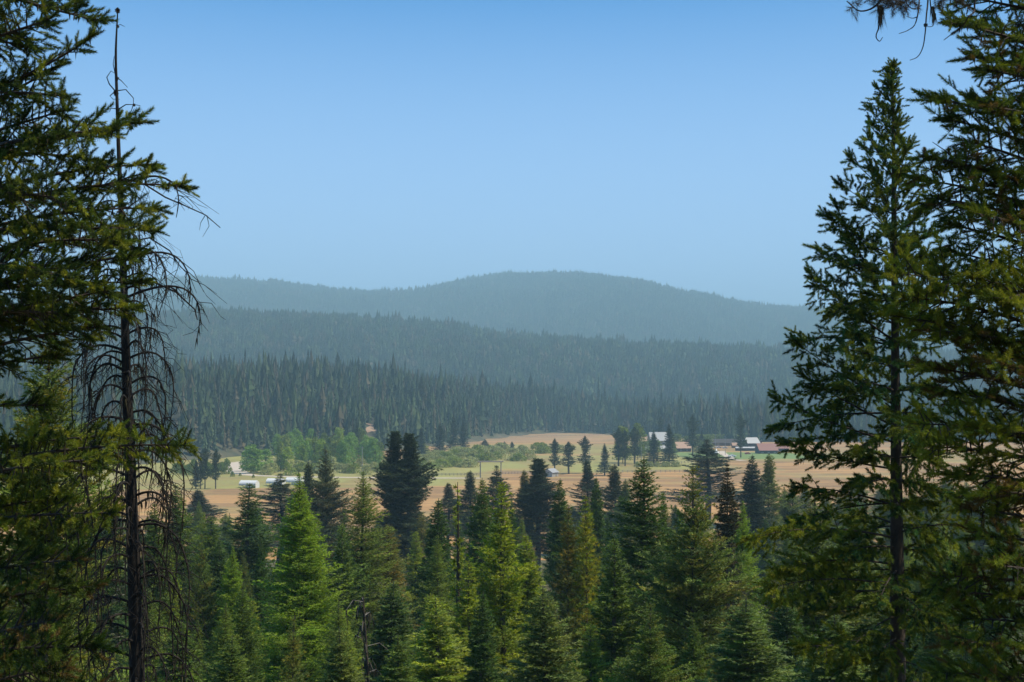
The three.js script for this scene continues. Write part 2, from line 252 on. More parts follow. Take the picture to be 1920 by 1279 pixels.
const A = {
  fir: conifer(11, { H: 18, R: 2.6, base: 0.1, step: 0.3, per: 6, prof: (t) => Math.pow(1 - t, 0.76), elev: (t) => lerp(-0.12, 0.75, t), bend: 0.14, twigStep: 0.22, twig: 0.36, tuft: { k: 6, len: 0.17, w: 0.04, spread: 0.75 }, every: 0.13, gap: 0.1, lob: 1, pal: greens, trunkR: 0.22 }),
  airyFir: conifer(12, { H: 18, R: 2.8, base: 0.15, step: 0.4, per: 6, prof: (t) => Math.pow(1 - t, 0.68) * (0.82 + 0.26 * Math.sin(t * 21)), elev: (t) => lerp(0.05, 0.95, t), bend: 0.28, twigStep: 0.22, twig: 0.34, tuft: { k: 7, len: 0.17, w: 0.042, spread: 0.8 }, every: 0.12, gap: 0.14, lob: 1, pal: greens, trunkR: 0.22 }),
  broadFir: conifer(13, { H: 15, R: 3.1, base: 0.1, step: 0.3, per: 7, prof: (t) => Math.pow(1 - t, 0.64) * (0.86 + 0.2 * Math.sin(t * 13)), elev: (t) => lerp(0.12, 0.85, t), bend: 0.02, twigStep: 0.17, twig: 0.36, twigUp: 0.05, weep: 0.08, tuft: { k: 6, len: 0.12, w: 0.03, spread: 0.8 }, every: 0.11, gap: 0.12, lob: 1, pal: mixed, trunkR: 0.2, limb: 1.3 }),
  denseFir: conifer(14, { H: 16, R: 2.0, base: 0.08, step: 0.26, per: 6, prof: (t) => Math.pow(1 - t, 0.74), elev: (t) => lerp(0.0, 0.6, t), bend: 0.1, twigStep: 0.2, twig: 0.38, tuft: { k: 6, len: 0.19, w: 0.045, spread: 0.8 }, every: 0.17, gap: 0.08, lob: 1, pal: greens, trunkR: 0.18 }),
  spire: conifer(15, { H: 16, R: 1.3, base: 0.12, step: 0.24, per: 6, prof: (t) => Math.pow(1 - t, 0.7) * (0.8 + 0.3 * Math.sin(t * 17)) + 0.01, elev: (t) => lerp(-0.35, 0.5, t), bend: 0.05, twigStep: 0.16, twig: 0.35, tuft: { k: 6, len: 0.14, w: 0.036, spread: 0.8 }, every: 0.12, gap: 0.12, lob: 1, pal: mixed, trunkR: 0.15 }),
  larch: conifer(16, { H: 18, R: 2.7, base: 0.06, step: 0.17, per: 6, prof: (t) => Math.pow(1 - t, 0.8), elev: (t) => lerp(0.45, 0.95, t), bend: 0.02, twigStep: 0.16, twig: 0.34, weep: 0.8, tuft: { k: 6, len: 0.1, w: 0.024, spread: 0.9 }, every: 0.11, gap: 0.06, lob: 1, pal: [[1, 1, 1], [0.88, 0.95, 1], [1.12, 1.08, 0.9]], trunkR: 0.17 }),
  palelarch: conifer(17, { H: 20, R: 2.4, base: 0.3, step: 0.2, per: 6, prof: (t) => Math.pow(1 - t, 0.8), elev: (t) => lerp(-0.25, 0.7, t), bend: 0.12, twigStep: 0.2, twig: 0.3, weep: 0.3, tuft: { k: 6, len: 0.12, w: 0.026, spread: 0.9 }, every: 0.13, gap: 0.1, lob: 1, pal: [[1, 1, 1], [0.9, 0.95, 1.1], [1.1, 1.05, 0.9]], trunkR: 0.2 }),
  pine: conifer(18, { H: 24, R: 2.6, base: 0.3, step: 0.36, per: 6, prof: (t) => Math.pow(1 - t, 0.75) * (0.8 + 0.25 * Math.sin(t * 15)) + 0.01, elev: (t) => lerp(-0.1, 0.8, t), bend: 0.2, twigStep: 0.25, twig: 0.3, bare: 0.3, tuft: { k: 10, len: 0.24, w: 0.05, spread: 1 }, every: 0.25, gap: 0.14, lob: 1, pal: greens, trunkR: 0.22 }),
  brokenPine: conifer(19, { H: 24, R: 2.7, base: 0.25, step: 0.42, per: 5, prof: (t) => Math.pow(1 - t, 0.66) * (0.75 + 0.35 * Math.sin(t * 11 + 1)) + 0.03, elev: (t) => lerp(0.0, 0.6, t), bend: 0.15, twigStep: 0.25, twig: 0.32, bare: 0.3, tuft: { k: 11, len: 0.26, w: 0.055, spread: 1 }, every: 0.25, gap: 0.2, lob: 1, pal: greens, trunkR: 0.24 }),
  youngPine: conifer(20, { H: 12, R: 1.5, base: 0.15, step: 0.32, per: 6, prof: (t) => Math.pow(1 - t, 0.65) * 0.98 + 0.02, elev: (t) => lerp(0.25, 1.0, t), bend: 0.3, twigStep: 0.2, twig: 0.26, bare: 0.2, tuft: { k: 9, len: 0.15, w: 0.016, spread: 0.75 }, every: 0.1, gap: 0.1, pal: [[1, 1, 1], [1.2, 1.05, 0.8], [0.8, 0.9, 0.85], [1.5, 1.1, 0.6]], trunkR: 0.11 }),
  olivePine: conifer(21, { H: 17, R: 2.6, base: 0.2, step: 0.34, per: 6, prof: (t) => Math.pow(1 - t, 0.8) * (0.85 + 0.2 * Math.sin(t * 9)) + 0.03, elev: (t) => lerp(0.1, 0.8, t), bend: 0.15, twigStep: 0.2, twig: 0.32, bare: 0.25, tuft: { k: 8, len: 0.15, w: 0.026, spread: 1 }, every: 0.18, gap: 0.22, lob: 1, pal: mixed, trunkR: 0.16 }),
  ponderosa: conifer(22, { round: 1, H: 33, R: 4.2, base: 0.3, step: 0.42, per: 7, prof: (t) => Math.pow(Math.max(0, 1 - Math.pow(t, 1.9)), 0.78) * (0.75 + 0.25 * Math.sin(t * 14)) * (0.6 + 0.4 * sstep(t, 0, 0.25)) + 0.03, elev: (t) => lerp(-0.2, 0.9, t), bend: 0.22, twigStep: 0.36, twig: 0.34, bare: 0.35, tuft: { k: 12, len: 0.32, w: 0.06, spread: 1 }, every: 0.32, gap: 0.14, lob: 1, pal: greens, trunkR: 0.42, limb: 1.4 }),
  meadowPine: conifer(23, { H: 26, R: 4, base: 0.25, step: 0.8, per: 6, prof: (t) => Math.pow(Math.max(0, 1 - Math.pow(t, 1.8)), 0.7) * (0.7 + 0.35 * Math.sin(t * 12)) * (0.5 + 0.5 * sstep(t, 0, 0.2)) + 0.03, elev: (t) => lerp(-0.25, 0.7, t), bend: 0.15, twigStep: 0.75, twig: 0.36, bare: 0.25, tuft: { k: 6, len: 0.65, w: 0.18, spread: 0.95 }, every: 0.7, gap: 0.24, lob: 1, pal: greens, trunkR: 0.4, limb: 1.3 }),
  meadowFir: conifer(24, { H: 24, R: 3, base: 0.1, step: 0.65, per: 6, prof: (t) => Math.pow(1 - t, 0.85) * (0.8 + 0.25 * Math.sin(t * 13)) + 0.03, elev: (t) => lerp(-0.2, 0.6, t), bend: 0.05, twigStep: 0.6, twig: 0.36, tuft: { k: 5, len: 0.55, w: 0.16, spread: 0.7 }, every: 0.55, gap: 0.16, lob: 1, pal: greens, trunkR: 0.3 }),
};
function leafy(seed, o) {                        // broad-leaved crown of leaf clumps round a forked trunk
  const r = rng(seed), s = new Soup(), trunk = new Solid(), { H, R } = o;
  trunk.tube([V(0, -0.3, 0), V(0.05, H * 0.45, 0.05), V(0, H * 0.9, 0)], [o.trunkR, o.trunkR * 0.7, 0.03], 5);
  for (let k = 0; k < o.clumps; k++) {
    const a = r() * 6.283, t = Math.pow(r(), 0.8), y = lerp(o.base, 1, t), rr = Math.sqrt(Math.max(0, o.prof(t))) * Math.pow(r(), 0.45) * R, C = V(Math.cos(a) * rr, y * H, Math.sin(a) * rr), b = 0.7 + 0.6 * r(), w = r();
    s.col = [b * (1 + 0.15 * w), b, b * (0.9 + 0.2 * (1 - w))];
    if (k % 5 === 0) trunk.tube([V(0, Math.min(C.y, H * 0.7) * 0.7, 0), C], [o.trunkR * 0.3, 0.02], 3);
    for (let i = 0; i < o.leaves; i++) { const P = V(C.x + (r() - 0.5) * o.clump, C.y + (r() - 0.5) * o.clump * 0.8, C.z + (r() - 0.5) * o.clump), dx = r() - 0.5, dy = r() - 0.5, dz = r() - 0.5, l = 1 / (Math.hypot(dx, dy, dz) || 1); s.needle(P, dx * l, dy * l, dz * l, o.leaf, o.leaf * 0.8, r); }
  }
  return { H, R, trunk: trunk.geo(), crown: s.geo(), tris: s.n };
}
const dome = (t) => Math.sin(PI * Math.min(1, 0.18 + t * 0.82)), tall = (t) => Math.sin(PI * (0.12 + t * 0.86));
A.aspen = leafy(31, { H: 14, R: 3, base: 0.12, prof: tall, clumps: 170, leaves: 14, clump: 1.3, leaf: 0.5, trunkR: 0.14 });
A.aspenB = leafy(32, { H: 13, R: 2.6, base: 0.08, prof: (t) => 1 - t * t * 0.9, clumps: 150, leaves: 14, clump: 1.2, leaf: 0.5, trunkR: 0.14 });
A.willow = leafy(33, { H: 4, R: 3.2, base: 0.0, prof: (t) => 1 - t * t, clumps: 130, leaves: 12, clump: 0.9, leaf: 0.38, trunkR: 0.08 });
A.willowB = leafy(34, { H: 3.4, R: 3.6, base: 0.0, prof: (t) => 1 - t * t * 0.95, clumps: 130, leaves: 12, clump: 0.9, leaf: 0.36, trunkR: 0.08 });
console.log('archetype triangles', Object.values(A).reduce((s, a) => s + a.tris, 0), Object.entries(A).map(([k, a]) => k + ' ' + a.tris).join(', '));
const L = {
  deep: leafMat(0.080, 0.150, 0.014), mid: leafMat(0.135, 0.205, 0.014), bright: leafMat(0.30, 0.36, 0.010, 0.5), larch: leafMat(0.29, 0.41, 0.010, 0.5), pale: leafMat(0.22, 0.29, 0.022, 0.45),
  grey: leafMat(0.085, 0.102, 0.034, 0.3), blue: leafMat(0.046, 0.072, 0.030, 0.3), olive: leafMat(0.20, 0.195, 0.024), dusk: leafMat(0.052, 0.052, 0.016, 0.3), aspen: leafMat(0.20, 0.36, 0.04, 0.5), willow: leafMat(0.33, 0.37, 0.12, 0.4), frost: leafMat(0.185, 0.235, 0.034, 0.4),
};
const prototypes = new Map();
function tree(kind, arch, material, pos, h, w, label, category, group, turn) {
  const a = A[arch], key = arch + material, done = prototypes.get(key), name = kind;
  let t;
  if (done) { t = done.clone(); t.name = numbered(name); scene.add(t); }
  else { t = thing(name, '', category, pos); put('trunk', a.trunk, bark, t); if (a.branches) put('branches', a.branches, darkBark, t, 'stuff'); put('crown', a.crown, L[material], t, 'stuff'); prototypes.set(key, t); }
  t.userData = {}; tag(t, label, category, group);
  t.position.copy(pos); t.rotation.y = turn; t.scale.set(w / (2 * a.R), h / a.H, w / (2 * a.R));
  return t;
}

// ---------------------------------------------------------------- near trees, bough by bough
function shoot(seed, o) {                        // one needle-covered shoot of unit length along +y
  const r = rng(seed), s = new Soup(false), P = V();
  for (let k = 0; k < 3; k++) { const a = k / 3 * 2 * PI, b = (k + 1) / 3 * 2 * PI, q = o.stem; s.tri(Math.cos(a) * q, 0, Math.sin(a) * q, Math.cos(b) * q, 0, Math.sin(b) * q, 0, 0.96, 0); }
  for (let i = 0; i < o.n; i++) {
    const t = (i + r()) / o.n, a = i * 2.399 + r() * 0.7, out = lerp(o.out0, o.out1, t) + (r() - 0.5) * 0.3, dx = Math.cos(a) * Math.sin(out), dz = Math.sin(a) * Math.sin(out), dy = Math.cos(out);
    P.set(dx * o.stem, t * 0.97, dz * o.stem); s.needle(P, dx, dy, dz, o.len * (0.75 + 0.4 * r()) * (1 - 0.25 * t), o.w, r);
  }
  return s.geo();
}
const shoots = [shoot(1, { n: 84, stem: 0.025, len: 0.34, w: 0.05, out0: 1.25, out1: 0.5 }), shoot(2, { n: 74, stem: 0.022, len: 0.4, w: 0.055, out0: 1.1, out1: 0.35 })];
const farShoots = [shoot(3, { n: 60, stem: 0.03, len: 0.36, w: 0.075, out0: 1.2, out1: 0.45 })];
const pineShoot = shoot(4, { n: 60, stem: 0.02, len: 0.6, w: 0.022, out0: 1.1, out1: 0.3 });
const Q4 = new THREE.Quaternion(), M4 = new THREE.Matrix4(), SC = V();
function pushShoot(ms, P, D, len, r) { Q4.setFromUnitVectors(UP, D); const k = len * (0.85 + 0.3 * r()); SC.set(k, len, k); M4.compose(P, Q4, SC); ms.push(...M4.elements); }
function bough(r, A0, B0, o) {
  const ms = [], cs = [], wood = new Solid(), lich = new Soup(false), ax = V().subVectors(B0, A0), len = ax.length();
  const M0 = V().lerpVectors(A0, B0, 0.55).addScaledVector(UP, (o.sag ?? 0.08) * len), curve = new THREE.QuadraticBezierCurve3(A0, M0, B0);
  const P = V(), T = V(), S = V(), N = V(), D = V(), Q = V(), E = V(), S2 = V();
  const tint = (warm) => { const w = r(), c = o.pal[Math.floor(Math.pow(r(), warm) * o.pal.length)], b = 0.7 + 0.6 * w; cs.push(c[0] * b, c[1] * b, c[2] * b); };
  const hang = (X, m) => { for (let i = 0; i < m; i++) { let dx = (r() - 0.5) * 0.35, dz = (r() - 0.5) * 0.35; const l = 1 / Math.hypot(dx, 1, dz); lich.needle(X, dx * l, -l, dz * l, o.moss * (0.3 + r() * r() * 1.4), 0.012 * (o.scale ?? 1), r); } };
  const roll = (r() - 0.5) * 1.9, rad = o.rad ?? 0.006 + len * 0.008; wood.tube(curve.getPoints(10), (s) => rad * (1 - 0.82 * s), 6, 1);
  for (let s = o.s0 ?? 0.12; s < 0.99; s += o.step / len * (0.7 + 0.6 * r())) {
    curve.getPoint(s, P); curve.getTangent(s, T); S.crossVectors(T, UP).normalize(); N.crossVectors(S, T); { const ro = roll + (r() - 0.5) * 1.1, c = Math.cos(ro), q = Math.sin(ro); E.copy(S); S.multiplyScalar(c).addScaledVector(N, q); N.multiplyScalar(c).addScaledVector(E, -q); }
    if (o.moss && r() < 0.7) hang(P, 4);
    for (const side of [-1, 1]) {
      if (r() < (o.gap ?? 0.1)) continue;
      const bl = o.l0 * Math.min(1, (1 - s) * 2.6 + 0.18) * (0.45 + 0.75 * r()), dead = o.moss && r() < 0.12;
      D.copy(T).multiplyScalar(0.66).addScaledVector(S, side * (0.55 + 0.45 * r())).addScaledVector(N, (r() - 0.45) * 0.9 + (o.lift ?? 0)); D.y -= (o.droop ?? 0) * r(); D.normalize();
      const mid = Q.copy(P).addScaledVector(D, bl * 0.5).clone(), end = V().copy(P).addScaledVector(D, bl); end.y -= bl * bl * (o.weep ?? 0.25);
      const pts = [P.clone(), mid, end]; wood.tube(pts, [rad * 0.35, rad * 0.26, rad * 0.12], 3);
      if (o.moss && r() < 0.45) hang(mid, 3);
      if (dead) continue;
      S2.crossVectors(D, N).normalize();
      for (let q = o.shoot * 0.4; q < bl; q += o.every * (0.7 + 0.6 * r())) {
        Q.copy(P).addScaledVector(D, q); Q.y -= q * q * (o.weep ?? 0.25);
        const sd = r() < 0.5 ? -1 : 1; E.copy(D).multiplyScalar(0.75).addScaledVector(S2, sd * (0.4 + 0.5 * r())).addScaledVector(N, (r() - 0.4) * 1.3); E.y -= o.hangShoot ?? 0; E.normalize();
        pushShoot(ms, Q, E, o.shoot * (0.65 + 0.6 * r()), r); tint(o.warm ?? 1);
      }
      E.copy(D); E.y -= o.hangShoot ?? 0; pushShoot(ms, end, E.normalize(), o.shoot * (0.9 + 0.5 * r()), r); tint(o.warm ?? 1);
    }
  }
  curve.getTangent(1, T); for (let k = 0; k < 9; k++) { E.copy(T); E.x += (r() - 0.5) * 1.1; E.y += (r() - 0.4) * 1.1; E.z += (r() - 0.5) * 1.1; pushShoot(ms, curve.getPoint(1 - k * 0.006 / len * 4), E.normalize(), o.shoot * (0.8 + 0.5 * r()), r); tint(o.warm ?? 1); }
  return { ms, cs, wood: wood.geo(), lichen: lich.n ? lich.geo() : null };
}
function addBough(t, O, r, A0, B0, o) {
  const b = bough(r, A0.clone().sub(O), B0.clone().sub(O), o), w = put('bough', b.wood, darkBark, t);
  inst('foliage', o.geos[Math.floor(r() * o.geos.length)], shootMat, b.ms, b.cs, w);
  if (b.lichen) put('lichen', b.lichen, lichenMat, w, 'stuff');
  return w;
}
function trunkOf(t, O, pts, rad, material = bark, sides = 12) { const c = new THREE.CatmullRomCurve3(pts.map((p) => p.clone().sub(O))); return put('trunk', new Solid().tube(c.getPoints(40), (s) => { const k = s * (rad.length - 1), i = Math.min(rad.length - 2, Math.floor(k)); return lerp(rad[i], rad[i + 1], k - i); }, sides, 1).geo(), material, t); }
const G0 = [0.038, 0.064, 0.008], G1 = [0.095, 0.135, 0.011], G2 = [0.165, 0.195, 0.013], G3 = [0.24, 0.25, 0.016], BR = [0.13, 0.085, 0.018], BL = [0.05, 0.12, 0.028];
{ // left framing fir: the trunk stands just outside the frame, its boughs reach in
  const r = rng(101), O = V(at(-170, 752, 8.9).x, groundY(at(-170, 752, 8.9).x, 8.9) - 0.2, -8.9), t = thing('fir_tree', 'large dark fir hung with brown lichen whose boughs fill the left edge', 'tree', O, undefined);
  const X = (v) => V(O.x, at(0, v, 8.9).y, O.z);
  trunkOf(t, O, [O.clone(), X(1100), X(400), X(-500), X(-2000)], [0.24, 0.21, 0.19, 0.15, 0.05]);
  const list = [[-60, 190, 40, 8.2, 0.26, -0.02], [-160, 150, 5, 8.6, 0.28, 0], [210, 178, 66, 8.5, 0.2, -0.1], [120, 95, 35, 8.1, 0.3, 0], [190, 120, 180, 8.0, 0.28, 0.05], [250, 112, 120, 8.7, 0.24, -0.06], [300, 128, 205, 8.2, 0.28, 0.02],
    [345, 275, 228, 8.3, 0.32, 0.05], [320, 215, 245, 7.8, 0.3, 0.06], [300, 175, 300, 8.9, 0.3, 0.08], [400, 292, 308, 8.6, 0.32, 0.08], [440, 345, 350, 8.4, 0.34, 0.12], [470, 300, 392, 8.9, 0.34, 0.1], [450, 300, 435, 8.1, 0.28, 0.05], [520, 225, 452, 7.7, 0.32, 0.08],
    [590, 265, 478, 8.3, 0.32, 0.06], [560, 270, 530, 8.8, 0.3, 0.04], [640, 255, 578, 8.4, 0.3, 0.06], [650, 205, 545, 7.9, 0.28, 0.04], [700, 190, 612, 8.2, 0.28, 0.05], [720, 120, 665, 8.6, 0.26, 0.04], [380, 150, 380, 7.6, 0.3, 0.06], [500, 130, 520, 7.5, 0.26, 0.05], [610, 130, 590, 7.7, 0.26, 0.05],
    [905, 362, 836, 8.1, 0.2, 0.07], [880, 235, 815, 8.5, 0.2, 0.05], [930, 200, 862, 7.8, 0.2, 0.05], [1000, 212, 962, 8.1, 0.22, 0.04], [990, 115, 935, 8.4, 0.24, 0.04], [1110, 150, 1050, 8.2, 0.26, 0.05], [1160, 175, 1100, 8.6, 0.26, 0.04], [1250, 115, 1160, 8.0, 0.24, 0.04], [1240, 200, 1215, 8.7, 0.26, 0.05], [1330, 130, 1250, 8.2, 0.28, 0.04], [1380, 200, 1300, 8.5, 0.3, 0.05],
    [780, 90, 760, 8.9, 0.22, 0.05], [60, 60, 90, 8.6, 0.3, 0.04], [-20, 110, -30, 8.3, 0.3, 0.02]];
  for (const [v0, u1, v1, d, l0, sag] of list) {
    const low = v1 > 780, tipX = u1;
    addBough(t, O, r, X(v0), at(tipX, v1, d), { l0: l0 * (v1 < 320 ? 0.68 : 0.85), step: 0.06, every: 0.042, shoot: 0.08, sag, weep: 0.3, lift: 0.06, moss: low ? 0.1 : 0.055, gap: 0.12, s0: 0.22, geos: shoots, warm: low ? 0.95 : 1.15, pal: v1 > 1000 ? [G0, G0, G1, G1, BR] : low ? [G0, G1, G2, G2, G3] : [G0, G0, G0, G1, G1, G2, G3], rad: 0.02 });  // needle palette carries shade on bottom and upper boughs, sunlight on those between
  }
}
{ // right framing fir
  const r = rng(202), O = V(at(2040, 752, 8.7).x, groundY(at(2040, 752, 8.7).x, 8.7) - 0.2, -8.7), t = thing('fir_tree', 'large yellow green fir with ragged boughs filling the right edge', 'tree', O, undefined);
  const X = (v) => V(O.x, at(0, v, 8.7).y, O.z);
  trunkOf(t, O, [O.clone(), X(1100), X(400), X(-500), X(-2000)], [0.22, 0.2, 0.18, 0.14, 0.05]);
  const list = [[30, 1800, -12, 8.6, 0.28, -0.04], [110, 1782, 42, 8.2, 0.28, 0.02], [150, 1815, 105, 8.4, 0.26, 0.02], [180, 1850, 130, 8.1, 0.26, 0.03], [120, 1860, 60, 8.8, 0.3, 0],
    [280, 1740, 188, 8.2, 0.3, 0.1], [310, 1765, 222, 8.5, 0.28, 0.06], [350, 1800, 262, 8.3, 0.28, 0.06], [250, 1850, 200, 8.0, 0.28, 0.05], [390, 1728, 292, 8.1, 0.3, 0.06], [420, 1715, 335, 8.5, 0.3, 0.06], [450, 1740, 372, 8.2, 0.28, 0.07], [500, 1770, 420, 8.6, 0.28, 0.06], [480, 1830, 400, 7.9, 0.28, 0.06], [400, 1850, 320, 8.3, 0.3, 0.04],
    [560, 1775, 470, 8.3, 0.28, 0.06], [620, 1665, 512, 7.8, 0.3, 0.08], [650, 1690, 556, 8.0, 0.3, 0.07], [690, 1668, 592, 8.2, 0.28, 0.06], [680, 1760, 620, 8.0, 0.3, 0.05], [600, 1820, 520, 7.8, 0.28, 0.05], [720, 1800, 650, 8.4, 0.28, 0.05],
    [770, 1745, 690, 8.2, 0.28, 0.06], [800, 1760, 735, 8.5, 0.26, 0.06], [860, 1706, 795, 7.9, 0.3, 0.07], [890, 1735, 838, 8.1, 0.28, 0.06], [930, 1775, 890, 8.3, 0.28, 0.06], [850, 1830, 800, 8.0, 0.28, 0.05], [1000, 1800, 955, 8.2, 0.26, 0.05], [1040, 1830, 1005, 8.4, 0.26, 0.05],
    [1120, 1752, 1082, 8.0, 0.26, 0.06], [1150, 1772, 1110, 8.2, 0.28, 0.05], [1190, 1800, 1160, 8.4, 0.28, 0.05], [1240, 1780, 1205, 8.1, 0.28, 0.05], [1300, 1760, 1262, 8.3, 0.28, 0.05], [1320, 1830, 1280, 8.0, 0.3, 0.05], [1100, 1850, 1060, 7.8, 0.26, 0.04], [960, 1860, 920, 7.9, 0.28, 0.04], [720, 1870, 690, 7.7, 0.28, 0.05], [560, 1880, 560, 7.7, 0.28, 0.05]];
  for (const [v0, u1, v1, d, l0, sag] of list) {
    const warm = v1 > 640 && v1 < 720 || v1 > 900 && v1 < 1010, lit = v1 > 480 && v1 < 600 || v1 > 780 && v1 < 900;  // lit boughs get a brighter needle palette in place of sunlight
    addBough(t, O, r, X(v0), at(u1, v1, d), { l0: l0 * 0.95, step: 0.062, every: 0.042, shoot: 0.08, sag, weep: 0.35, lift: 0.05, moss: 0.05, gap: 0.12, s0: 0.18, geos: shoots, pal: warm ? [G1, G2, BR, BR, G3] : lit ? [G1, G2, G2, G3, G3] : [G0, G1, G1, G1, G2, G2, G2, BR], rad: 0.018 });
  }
}
{ // the tall fir on the right, seen whole
  const r = rng(303), D = 17, foot = at(1684, 1279, D), O = V(foot.x, groundY(foot.x, D) - 0.2, -D), t = thing('fir_tree', 'tall slender fir standing against the sky on the right, its whole height in view', 'tree', O);
  const px = (v) => lerp(1674, 1684, (v - 115) / 1164), X = (v) => at(px(v), v, D);
  trunkOf(t, O, [O.clone(), X(1279), X(1000), X(700), X(400), X(118)], [0.125, 0.105, 0.085, 0.058, 0.035, 0.006], darkBark, 8);
  const reach = [[115, 7], [160, 26], [200, 44], [300, 78], [400, 110], [500, 136], [600, 150], [760, 190], [900, 175], [1020, 190], [1150, 190], [1279, 190], [1500, 190]], m = D / F;
  let turn = 0.4;
  for (let v = 128; v < 1420; v += lerp(22, 42, sstep(v, 120, 500))) {
    const n = v < 320 ? 4 : v < 480 ? 5 : v < 820 ? 6 : 4; turn += 1.1;
    for (let k = 0; k < n; k++) {
      const az = turn + k / n * 2 * PI + (r() - 0.5) * 0.7, side = Math.cos(az), L = table(reach, v) * m * (0.42 + 0.72 * r()) * (side < 0 ? 1.1 : v < 520 ? 0.6 : 0.72), e = lerp(0.85, -0.12, sstep(v, 150, 900)) + (r() - 0.5) * 0.25;
      const A0 = X(v), B0 = A0.clone().add(V(side * L * Math.cos(e), L * Math.sin(e), Math.sin(az) * L * Math.cos(e)));
      if (v > 330 && r() < 0.1) continue;
      addBough(t, O, r, A0, B0, { l0: Math.min(0.3, L * 0.32 + 0.02), step: 0.11, every: 0.075, shoot: lerp(0.08, 0.13, sstep(v, 120, 500)), sag: v > 600 ? 0.1 : -0.06, weep: 0.3, lift: 0.05, droop: v > 700 ? 0.25 : 0, hangShoot: v > 560 ? 0.35 : 0, gap: 0.1, s0: 0.16, geos: farShoots, pal: [G0, BL, G1, G1, G2, G2], rad: 0.006 + L * 0.006 });
    }
  }
  for (const [v0, u1, v1, d] of [[520, 1532, 466, 16.6], [640, 1517, 512, 16.4], [590, 1565, 380, 17.2], [760, 1490, 640, 16.8], [830, 1450, 745, 16.5], [800, 1500, 700, 17.3], [880, 1470, 830, 16.8], [1010, 1400, 1012, 15.6], [1060, 1460, 1070, 16], [1100, 1440, 1105, 15.8], [1000, 1800, 985, 16.4], [900, 1800, 935, 16.8], [1240, 1500, 1215, 16], [950, 1490, 915, 16.9]])
    addBough(t, O, r, X(v0), at(u1, v1, d), { l0: 0.34, step: 0.085, every: 0.07, shoot: 0.12, sag: v1 < 900 ? -0.05 : 0.1, weep: 0.35, lift: 0.04, hangShoot: 0.3, droop: 0.15, gap: 0.08, s0: 0.3, geos: farShoots, pal: v1 > 980 ? [G1, G2, G2, G3] : [G0, G1, BL, G1, G2], rad: 0.016 });  // sunlight on the lowest boughs is put into a brighter needle palette
  const s = []; const c = []; for (let k = 0; k < 14; k++) { const a = k * 2.4; pushShoot(s, X(lerp(120, 150, k / 14)).sub(O), V(Math.cos(a) * 0.5, 1, Math.sin(a) * 0.5).normalize(), 0.07, r); c.push(...G1); }
  inst('leader', farShoots[0], shootMat, s, c, t);
}
